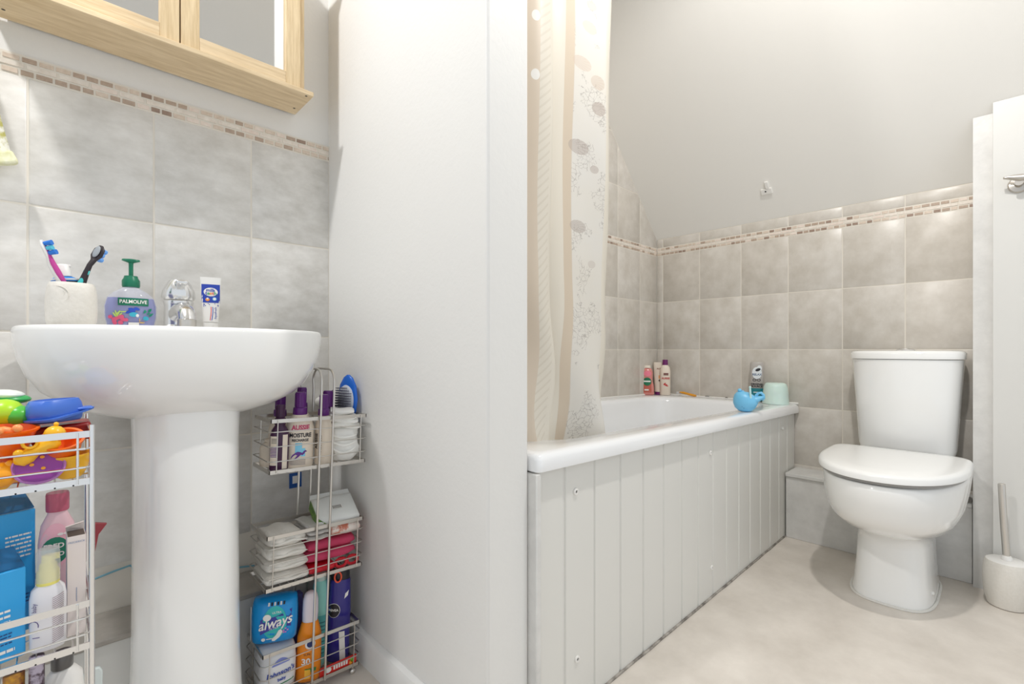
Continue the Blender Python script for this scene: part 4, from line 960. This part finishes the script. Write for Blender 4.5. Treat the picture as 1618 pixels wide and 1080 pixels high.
# yellow bowl under the orange bowl
def bowl(label, loc, rx, ry, h, m, rot=(0, 0, 0), lip=.003):
    t = thing('bath_toy', label, 'toy', loc, rot, 'bath toys in the chrome rack')
    c = MB(); c.loft([sring(z*h, rx*k, ry*k, 2, 32) for z, k in ((0, .45), (.06, .56), (.4, .80), (.85, .95), (.93, 1.06), (1, 1.06), (.99, .92), (.5, .76), (.12, .5), (.10, .1))]); c.build('shell', m, t, sharp=60)
    return t
p = atY(117, 730, .92); bowl('yellow toy bowl resting in the right corner of the rack', (p.x-.003, .925, LZ[2]), .024, .026, .034, YEL, (0, -.06, .2))
p = atY(106, 692, .915); bowl('orange toy bowl leaning at the right end of the rack', (p.x-.003, .922, .627), .0235, .024, .030, ORA, (.50, -.10, 0))
# orange cup with wide brim, left
p = atY(12, 690, .92); t = bowl('large orange toy cup with wide brim at the left of the rack', (p.x, .93, .636), .0275, .027, .036, ORA, (.12, .05, 0))
MB().tube([(-.016+.004*i, -.026+.001*i, .034+.005*math.sin(i*.6)) for i in range(6)], .0042, 10).sphere((.008, -.024, .040), .0055, 12).sphere((-.008, -.026, .038), .005, 12).build('handle', P('toy_peach', 248, 156, 90, .3), t)
p = atY(24, 730, .95); bowl('darker orange toy cup underneath the brimmed cup', (p.x, .965, LZ[2]), .032, .030, .036, P('toy_deep_orange', 214, 80, 20, .3), (0, 0, 0))
# yellow duck-like toys
p = atY(55, 690, .905)
t = thing('bath_toy', 'yellow toy giraffe lying across the front of the rack', 'toy', (p.x, .899, .640), (0, -.62, .0), 'bath toys in the chrome rack')
c = MB(); c.loft([sring(z, a_, b_, 2, 20, cx, 0) for z, a_, b_, cx in ((-.001, .002, .002, 0), (.004, .009, .008, 0), (.014, .010, .010, 0), (.022, .007, .008, .0), (.030, .009, .009, .001), (.040, .011, .010, .002), (.047, .008, .008, .002), (.050, .002, .002, .002))]); c.xf(Matrix.Rotation(math.pi/2, 4, 'Y') @ Matrix.Translation((0, 0, -.022)))
c.build('body', YEL, t, sharp=80)
MB().sphere((-.012, -.004, .008), .006, 12).sphere((.028, 0, .006), .0115, 16).sphere((.037, 0, .016), .003, 8).tube([(.004+.007*math.cos(a), -.006, .013+.007*math.sin(a)) for a in [k*math.pi/6 for k in range(12)]], .002, 6, closed=True).build('head', YEL, t, sharp=80)
p = atY(40, 722, .91)
t = thing('bath_toy', 'yellow toy figure lying behind the purple lid', 'toy', (p.x, .93, .612), (0, -.4, .2), 'bath toys in the chrome rack')
MB().sphere((0, 0, 0), .013, 18, sx=1.8, sy=.9).build('body', YEL, t); MB().sphere((-.026, -.002, -.004), .008, 14).sphere((-.033, -.002, -.007), .0045, 10).build('head', YEL, t)
# blue boat
p0 = atY(34, 650, .955); p1 = atY(145, 650, .955)
t = thing('bath_toy', 'blue toy boat with pointed stern on top of the toys', 'toy', ((p0.x+p1.x)/2, .955, .672), (0, -.05, .0), 'bath toys in the chrome rack')
L = (p1.x-p0.x)/2
c = MB()
def boat(z, s, sy): return [(x*s, y*sy, z) for x, y, _ in [(L*(math.cos(a)*.72-.24 if math.cos(a) < 0 else math.cos(a)*1.05-.24), .030*math.sin(a)*(1-.35*max(0, math.cos(a))), 0) for a in [2*math.pi*k/36 for k in range(36)]]]
c.loft([boat(0, .80, .6), boat(.003, .88, .8), boat(.014, .96, .95), boat(.026, .90, .86), boat(.032, .80, .74), boat(.0325, .72, .62), boat(.02, .62, .5)])
c.build('hull', BLU, t, sharp=50)
c = MB(); c.loft([[(x+.0, y, z) for x, y, z in boat(.004+.008*0, 1.0, 1.05)], [(x, y, z) for x, y, z in boat(.007, 1.02, 1.08)]]); c.v = [(x+(.34*L if x > 0 else 0)*max(0, x/L), y, z+.012*max(0, x/L)) for x, y, z in c.v]; c.build('deck_edge', BLU, t)
MB().box(L*.55, L*1.05, -.012, .012, .014, .018).build('stern', BLU, t, bevel=.002)
# green-lime toy and white/green lid
p = atY(14, 655, .97); t = thing('bath_toy', 'lime and green striped toy beside the blue boat', 'toy', (p.x, .965, .688), (0, .1, .0), 'bath toys in the chrome rack')
MB().sphere((-.004, 0, 0), .021, 20, sz=.9).build('body', LIME, t); MB().sphere((.010, -.006, -.003), .0165, 20, sz=.85).build('cheek', GRNT, t)
p = atY(12, 638, 1.0); t = thing('bath_toy', 'white shell-shaped toy with green base at the top left', 'toy', (p.x, .99, .706), (0, .08, 0), 'bath toys in the chrome rack')
MB().sphere((0, 0, 0), .020, 20, sx=1.25, sz=.4).build('base', P('toy_leaf', 60, 170, 90, .3), t); MB().sphere((-.003, -.002, .006), .019, 20, sx=1.1, sz=.38).build('shell', P('toy_white', 228, 232, 226, .3), t)
# red slab
p = atY(118, 680, .99); t = thing('bath_toy', 'dark red flat toy under the blue boat', 'toy', (p.x-.016, .985, .64), (0, -.06, 0), 'bath toys in the chrome rack'); MB().box(-.03, .035, -.03, .03, 0, .026).build('body', P('toy_red', 150, 26, 20, .25), t, bevel=.004)
t = thing('bath_toy', 'yellow block toy deep in the rack behind the purple lid', 'toy', (-.055, .985, LZ[2]), 0, 'bath toys in the chrome rack'); MB().box(-.045, .03, -.025, .03, 0, .042).build('body', YEL, t, bevel=.008, seg=3)

# middle tier
BXB = P('box_blue', 44, 160, 224, .35); BXD = P('box_blue_dark', 20, 92, 140, .35)
def carton(label, x0, x1, ytop, Y, depth, flap, rows, z0=None):
    p, wd, ht, ro = PB(x0, x1, ytop, Y, LZ[1]); 
    t = thing('carton', label, 'box', p, ro+.25)
    MB().box(-wd/2, wd/2, 0, depth, 0, ht).build('box_body', BXB, t, bevel=.0008)
    c = MB(); c.add([(-wd/2, depth*.1, ht+.0008), (wd/2, depth*.1, ht+.0008), (wd/2, depth, ht+.018), (-wd/2, depth, ht+.018), (-wd/2, depth*.1, ht+.002), (wd/2, depth*.1, ht+.002), (wd/2, depth, ht+.0192), (-wd/2, depth, ht+.0192)], [(0, 1, 2, 3), (7, 6, 5, 4), (0, 1, 5, 4), (2, 3, 7, 6), (0, 3, 7, 4), (1, 2, 6, 5)])
    c.build('flap', BXD, t)
    d = MB(); g = flat(0)
    for r_ in rows: 
        a0, b0, z1, hh, mi = r_; x = a0*wd
        while x < b0*wd:
            l = random.uniform(.002, .007); patch(d, g, x, min(x+l, b0*wd), ht*z1, ht*z1+hh, mi, .0006, 1, 1); x += l+.0009
    d.build('printed_text', [WH, P('box_print_navy', 20, 70, 130)], t)
    return t
carton('tall blue carton at the back left of the middle tier', -34, 59, 812, .985, .045, 1, [(-.05, .42, .80-.035*i, .0024, 0) for i in range(6)]+[(-.05, .4, .30-.03*i, .0018, 1) for i in range(3)])
carton('blue carton in front of the taller blue carton', -52, 44, 908, .905, .045, 1, [(-.05, .22, .55-.06*i, .0030, 0) for i in range(3)]+[(-.05, .25, .30-.035*i, .0018, 1) for i in range(4)]+[(-.05, .3, .10, .004, 0)])
# pink bottle
p, wd, ht, ro = PB(60, 122, 777, .995, LZ[1]); t = thing('bubble_bath', 'pink bubble bath bottle with dark pink cap in the middle tier', 'bottle', p, ro)
a = wd/2*1.0; hb_ = ht*.86
prof = [(0, a*.9, a*.55), (.004, a, a*.62), (hb_*.72, a, a*.62), (hb_*.88, a*.86, a*.55), (hb_*.97, a*.55, a*.45), (hb_, a*.5, a*.42)]
body(prof, 2.6).build('body', P('pink_bottle', 226, 188, 196, .25), t, sharp=60)
MB().lathe([(.001, hb_), (a*.6, hb_), (a*.62, hb_+.003), (a*.62, ht-.003), (a*.58, ht), (.001, ht)], n=30).build('cap', P('pink_cap', 178, 84, 108, .25), t)
g = front(prof, 2.6); d = MB(); disc(d, g, -a*.1, hb_*.70, a*.8, hb_*.20, 2, .0005); disc(d, g, -a*.12, hb_*.66, a*.72, hb_*.12, 0, .0009)
words(d, g, 'FRED', -.004, hb_*.70, a*.46, 1, bold=.03, off=.0014); words(d, g, '& FLO', -.004, hb_*.625, a*.40, 1, bold=.03, off=.0014)
for k in range(2): disc(d, g, a*(.15+.32*k), hb_*.80, a*.16, a*.10, 1, .0012)
d.build('label', [P('fred_green', 36, 120, 96), P('off_white', 232, 224, 222), P('pale_pink', 232, 176, 190)], t)
# spray bottle with yellow pump
p, wd, ht, ro = PB(46, 106, 864, .915, LZ[1]); t = thing('lotion_bottle', 'white lotion bottle with yellow pump under a clear cap', 'bottle', p, ro)
a = wd/2; hb_ = ht*.64
prof = [(0, a*.9, a*.6), (.004, a, a*.66), (hb_*.80, a, a*.66), (hb_*.93, a*.90, a*.6), (hb_, a*.62, a*.55)]
body(prof, 2.5).build('body', P('lotion_white', 232, 230, 234, .25), t, sharp=60)
YP = P('pump_yellow', 236, 226, 122, .3)
c = MB(); c.lathe([(.001, hb_), (a*.62, hb_), (a*.64, hb_+.002), (a*.62, hb_+ht*.13), (a*.50, hb_+ht*.15), (a*.48, hb_+ht*.2), (a*.38, hb_+ht*.21), (a*.36, hb_+ht*.28), (.001, hb_+ht*.285)], n=28); c.box(-a*.2, a*.62, -a*.18, a*.18, hb_+ht*.235, hb_+ht*.285); c.build('pump', YP, t, sharp=50)
c = MB(); c.lathe([(a*.66, hb_+ht*.03), (a*.67, hb_+ht*.2), (a*.64, ht-.006), (a*.55, ht-.001), (.001, ht)], n=30, cap0=False); c.build('clear_cap', M('clear_cap', (225, 228, 232), .1, alpha=.42), t, sharp=60)
g = front(prof, 2.5); d = MB()
for k in range(24): patch(d, g, a*.22, a*.88, hb_*(.12+.029*k), hb_*(.125+.029*k)+.0006, 0, shape=lambda a_, b_, k=k: (a*.22+a*.62*a_, hb_*(.10+.030*k)+.0007*b_+.004*a_))
d.tube([g(-a*.75+a*.25*math.cos(t_2), hb_*.42+a*.35*math.sin(t_2), .0002) for t_2 in [-.1*math.pi+i*.16*math.pi for i in range(8)]], .0005, 5, m=1); d.tube([g(-a*.8+a*.04*i, hb_*.24, .0002) for i in range(10)], .0005, 5, m=1); words(d, g, 'baby', -a*.72, hb_*.70, a*.36, 1, rot=math.pi/2)
d.build('printed_text', [P('rose_grey_print', 160, 130, 136), P('violet_line', 90, 76, 130)], t)
# thin white carton
p, wd, ht, ro = PB(106, 136, 846, .925, LZ[1]); t = thing('carton', 'narrow white carton with torn open top in the middle tier', 'box', p, ro+.05)
CW = P('carton_white', 226, 216, 212, .6); MB().box(-wd/2, wd/2, 0, .03, 0, ht).build('box_body', CW, t, bevel=.0006)
MB().box(-wd/2+.001, wd/2-.001, .001, .029, ht+.0002, ht+.0006).build('inside', P('carton_inside', 90, 76, 66), t)
c = MB(); c.add([(-wd/2, .03, ht), (wd/2, .03, ht), (wd/2-.001, .022, ht+.013), (-wd/2-.001, .018, ht+.010), (-wd/2, .031, ht), (wd/2, .031, ht), (wd/2-.001, .023, ht+.014), (-wd/2-.001, .019, ht+.011)], [(0, 1, 2, 3), (7, 6, 5, 4), (0, 1, 5, 4), (2, 3, 7, 6), (0, 3, 7, 4), (1, 2, 6, 5)]); c.build('flap', CW, t)
d = MB(); words(d, flat(0), 'FREDERICK', 0, ht*.94, .0036, 0); disc(d, flat(0), .001, ht*.30, .0028, .0028, 0); patch(d, flat(0), -.0003, .0003, ht*.34, ht*.48, 0); d.build('printed_text', [P('pale_blue_print', 110, 136, 176)], t)
# lower tier
p, wd, ht, ro = PB(66, 134, 1052, .945, LZ[0]); t = thing('white_bottle', 'white bottle with wide grey screw cap on the lowest tier', 'bottle', p, ro)
a = wd/2
body([(0, a*.9, a*.7), (.004, a, a*.78), (ht*.80, a, a*.78), (ht*.93, a*.92, a*.7), (ht*.985, a*.6, a*.5), (ht, a*.4, a*.4)], 2.5).build('body', WH, t, sharp=60)
MB().lathe([(.001, ht), (a*.52, ht), (a*.54, ht+.001), (a*.54, ht+.021), (a*.5, ht+.022), (.001, ht+.022)], (a*-.05, 0, 0), 30).build('cap', P('cap_grey', 96, 94, 92, .3), t)
p, wd, ht, ro = PB(44, 72, 1050, .905, LZ[0]); t = thing('printed_tube', 'plum and silver printed tube beside the grey-capped bottle', 'tube', p, ro)
body([(0, wd/2, .012), (ht*.7, wd/2, .012), (ht+.012, wd/2*.9, .008)], 2.4).build('tube_body', M('tube_print', (70, 50, 66), .3, noise=.05, nscale=70, rgb2=(170, 160, 176)), t)
p, wd, ht, ro = PB(4, 40, 1064, .91, LZ[0]); t = thing('printed_pouch', 'yellow and brown pouch at the left of the lowest tier', 'pouch', p, ro)
body([(0, wd/2, .014), (ht*.7, wd/2, .014), (ht, wd/2, .004)], 2.6).build('pouch_body', M('pouch_print', (206, 150, 30), .4, noise=.1, nscale=50, rgb2=(120, 60, 50)), t)
p = atY(150, 990, 1.075); t = thing('soft_scraper', 'translucent white plastic scraper hanging behind the chrome rack', 'scraper', (p.x-.004, 1.075, .0), (0, 0, face(p)))
c = MB(); c.prism([(-.012, .001), (.006, .001), (.013, .17), (.014, .228), (.010, .236), (-.006, .236), (-.012, .228)], -.004, .004); c.build('blade', P('scraper_white', 214, 222, 220, .3), t, bevel=.002)
p = atY(150, 870, 1.075); t = thing('red_packet', 'dark red packet corner showing behind the chrome rack', 'packet', (p.x, 1.062, LZ[1]+.0), (0, 0, 0))
c = MB(); c.prism([(-.045, 0), (-.012, 0), (.004, .098), (.015, .114), (-.012, .122), (-.045, .11)], -.004, .003); c.build('wrapper', P('dim_red', 150, 52, 60, .4), t, bevel=.001)
# pale blue cord along the wall
pts = [atY(120, 930, 1.325), atY(150, 914, 1.325), atY(180, 902, 1.325), atY(205, 893, 1.325), atY(300, 905, 1.325), atY(385, 895, 1.325), atY(402, 893, 1.325)]
tag(MB().tube(pts, .0022, 8).build('blue_cord', P('cord_blue', 120, 172, 190, .5)), 'thin pale blue cord along the tiles behind the pedestal', 'cord')

# ------------------------------------------------------------------ things on the bath rim
def rimz(x): return ZT-.0195*(x-.68)+.0005
def onrim(xc, yb):
    z = .545
    for _ in range(4): q = atZ(xc, yb, z); z = rimz(q.x)
    return q
def place(name, label, cat, x0, x1, yt, Xd, Yd, turn=0, group=None):
    """thing at Xd,Yd on the rim sized from its measured outline"""
    z0 = rimz(Xd); d = Xd*ca+Yd*sa; xc = (x0+x1)/2; th = math.atan((xc-809)/FPX)
    t = thing(name, label, cat, (Xd, Yd, z0), face((Xd, Yd))+turn, group)
    return t, (x1-x0)*d*math.cos(th)/FPX, HC+(HOR-yt)*d/FPX-z0
def posx(xc, X): r = ray(xc); return X, r[1]*X/r[0]
SAL = P('salmon', 214, 120, 110, .25)
X_, Y_ = posx(1022, 2.235)
t, wd, ht = place('shower_gel', 'transparent pink bottle with round green label at the bath corner', 'bottle', 1010, 1034, 581, 2.222, 2.222*Y_/X_)
a = wd/2
prof = [(0, a*.85, a*.5), (.004, a, a*.6), (ht*.3, a*.95, a*.6), (ht*.55, a*.75, a*.5), (ht*.85, a*.8, a*.5), (ht*.98, a*.6, a*.4), (ht, a*.3, a*.3)]
body(prof, 2.4).build('body', M('pink_clear', (222, 142, 134), .15, alpha=.95), t, sharp=60)
MB().loft([sring(ht+.0005, a*.55, a*.4, 2.5), sring(ht+.014, a*.5, a*.36, 2.5)]).build('cap', CREAM, t)
g = front(prof, 2.4); d = MB(); patch(d, g, -a*.62, a*.62, ht*.10, ht*.48, 3); disc(d, g, a*.05, ht*.50, a*.56, a*.56, 0, .0016); patch(d, g, -a*.42, a*.5, ht*.485, ht*.535, 1, .0022); disc(d, g, a*.1, ht*.80, a*.5, ht*.10, 2, .0014); patch(d, g, -a*.3, a*.25, ht*.17, ht*.22, 1, .002)
d.build('label', [P('round_green', 16, 112, 74), WH, P('flower_pink', 238, 130, 150), P('brown_pink', 190, 96, 80)], t)
X_, Y_ = posx(1031, 2.288)
t, wd, ht = place('conditioner_tube', 'cream conditioner tube standing on a purple cap, behind the pink bottle', 'tube', 1024, 1041, 572, X_, min(Y_, 1.268))
a = wd/2
prof = [(.016, a*.82, a*.7), (.02, a*.84, a*.7), (ht*.5, a*.93, a*.5), (ht*.92, a, .003), (ht, a, .0018)]
body(prof, 2.2).build('tube', CREAM, t, sharp=60); MB().lathe([(.001, 0), (a*.8, 0), (a*.82, .002), (a*.8, .015), (.001, .0155)], n=24, sy=.85).build('cap', P('plum_cap', 110, 34, 100, .35), t)
g = front(prof, 2.2); d = MB(); words(d, g, 'AUSSIE', a*.2, ht*.80, a*.42, 0, bold=.03); disc(d, g, a*.3, ht*.44, a*.4, a*.26, 1); patch(d, g, a*-.1, a*.7, ht*.50, ht*.60, 2); d.build('label', [P('brown_print', 140, 90, 70), P('dark_brown', 70, 36, 30), P('orange_lbl', 240, 170, 90)], t)
X_, Y_ = posx(1051, 2.288)
t, wd, ht = place('shampoo_bottle', 'slim cream shampoo bottle with purple cap on the bath corner', 'bottle', 1042, 1059, 568, X_, Y_)
a = wd/2; hb_ = ht*.85
prof = [(0, a*.92, a*.7), (.003, a, a*.8), (hb_*.8, a, a*.8), (hb_*.93, a*.85, a*.7), (hb_, a*.5, a*.5)]
body(prof, 2.3).build('body', CREAM, t, sharp=60); MB().lathe([(.001, hb_), (a*.52, hb_), (a*.5, ht), (.001, ht)], n=20).build('cap', P('plum_cap', 0, 0, 0), t)
g = front(prof, 2.3); d = MB(); patch(d, g, -a*.3, a*.6, hb_*.66, hb_*.74, 0); words(d, g, 'AUSSIE', a*.1, hb_*.56, a*.5, 1, bold=.03)
for k in range(3): disc(d, g, a*(.1+.2*(k-1)), hb_*(.38-.03*k), a*.3, a*.12, 1, .001, 10, .7-.5*k)
d.build('label', [P('brown_band', 130, 90, 84), P('red_label', 196, 60, 60)], t)
# orange razor
X_, Y_ = posx(1080, 2.29)
t = thing('razor', 'orange-handled razor lying on the back rim of the bath', 'razor', (X_, Y_, rimz(X_)+.006), (0, 0, -math.pi/2+.0))
c = MB().tube([(-.020, 0, .014), (.0, .0, .012), (.03, 0, .006), (.058, 0, .001), (.066, 0, .001)], [.003, .006, .006, .0062, .004], 12); c.build('handle', P('razor_orange', 222, 152, 40, .3), t)
MB().box(-.030, -.021, -.018, .018, .004, .016).build('blade_head', P('razor_head', 206, 206, 206, .3), t, bevel=.001)
# grey & teal shower gel
X_, Y_ = posx(1196, 2.295)
t, wd, ht = place('shower_gel', 'grey bottle with teal bottom against the tiles at the bath end', 'bottle', 1185, 1207, 571, X_, Y_)
a = wd/2
prof = [(0, a*.9, a*.55), (.003, a, a*.62), (ht*.9, a, a*.62), (ht*.975, a*.92, a*.56), (ht, a*.8, a*.45)]
body(prof, 3).build('body', P('gel_grey', 178, 172, 166, .3), t, sharp=60)
g = front(prof, 3); d = MB(); patch(d, g, -a*.93, a*.93, .003, ht*.34, 0); disc(d, g, 0, ht*.72, a*.7, ht*.15, 1); disc(d, g, a*.35, ht*.84, a*.35, ht*.07, 1); disc(d, g, a*.15, ht*.80, a*.4, ht*.035, 2, .0016, 12, .4); words(d, g, 'RELAX', 0, ht*.68, a*.45, 3, bold=.03, off=.0015)
for k in (0, 1): d.tube([g(a*(-.35+.62*k)+a*.24*math.cos(q_), ht*.545+a*.18*math.sin(q_), .001) for q_ in [i*math.pi/6 for i in range(12)]], .0012, 5, closed=True, m=2)
words(d, g, 'ORIGINAL', 0, ht*.44, a*.38, 2, bold=.04); words(d, g, 'SOURCE', 0, ht*.385, a*.42, 2, bold=.04); patch(d, g, -a*.5, a*.3, ht*.23, ht*.25, 1, .001)
d.build('label', [P('teal_base', 20, 120, 130), P('label_white', 226, 230, 232), BLK, P('slate_print', 90, 110, 140)], t)
# mint bucket (upside down)
X_, Y_ = posx(1228, 2.262)
t, wd, ht = place('rinse_bucket', 'mint green plastic rinse jug upturned on the bath rim corner', 'jug', 1207, 1250, 604.5, X_, max(Y_, .70))
a = wd/2
c = MB(); c.lathe([(a*.93, .001), (a*1.0, 0), (a*1.01, .002), (a*.99, .006), (a*.955, ht*.5), (a*.88, ht*.82), (a*.80, ht*.94), (a*.66, ht), (.001, ht)], n=40, cap0=False); c.build('shell', P('mint', 208, 230, 222, .4, sss=.1), t, sharp=70)
# blue whale watering toy
q = onrim(1186, 651); X_, Y_ = q.x+.015, q.y+.02
t = thing('whale_toy', 'blue whale-shaped watering can toy on the front bath rim', 'toy', (X_, Y_, rimz(X_)), (0, 0, face(q)))
BW = P('whale_blue', 118, 194, 234, .35); a = .0385
c = MB(); c.loft([[(x+cx, y, z) for x, y, z in sring(zz, rx, ry, 2.1, 32)] for zz, rx, ry, cx in ((0, .014, .012, -.004), (.002, .021, .018, -.004), (.014, .034, .028, -.004), (.030, .041, .033, -.003), (.045, .040, .032, -.004), (.060, .032, .026, -.008), (.070, .020, .017, -.012), (.073, .006, .006, -.014))]); c.build('body', BW, t, sharp=80)
c = MB(); c.loft([[(cx+ry*.0, ry*math.sin(a2), cz_+rz*math.cos(a2)) for a2 in [k*math.pi/8 for k in range(16)]] for cx, cz_, ry, rz in ((.018, .036, .022, .020), (.034, .044, .017, .014), (.046, .050, .013, .009), (.056, .054, .008, .005))]); c.build('tail', BW, t, sharp=80)
c = MB(); c.tube([(.030, 0, .056), (.038, 0, .068), (.048, 0, .070), (.055, 0, .062), (.056, 0, .052), (.050, 0, .044)], .005, 10); c.build('handle', BW, t, sharp=80)
MB().tube([(.014, -.022, .050), (.012, -.024, .088)], .0035, 10).sphere((.012, -.024, .090), .0045, 10).build('spray_stem', P('pale_aqua', 196, 232, 232, .35), t)
MB().sphere((-.022, -.004, .076), .0075, 12).sphere((-.012, .0, .071), .006, 10).build('blowhole', BW, t)
d = MB(); g = front([(0, .014, .012), (.014, .034, .028), (.030, .041, .033), (.045, .040, .032), (.06, .032, .026)], 2.1)
for k in range(3): disc(d, g, -.020+.006*k, .026-.006*k, .0012, .0012, 0)
d.tube([g(-.026+.008*math.cos(q_), .036+.006*math.sin(q_), 0) for q_ in [i*math.pi/8 for i in range(16)]], .0006, 5, closed=True); d.build('face', P('whale_dark', 40, 110, 170), t)
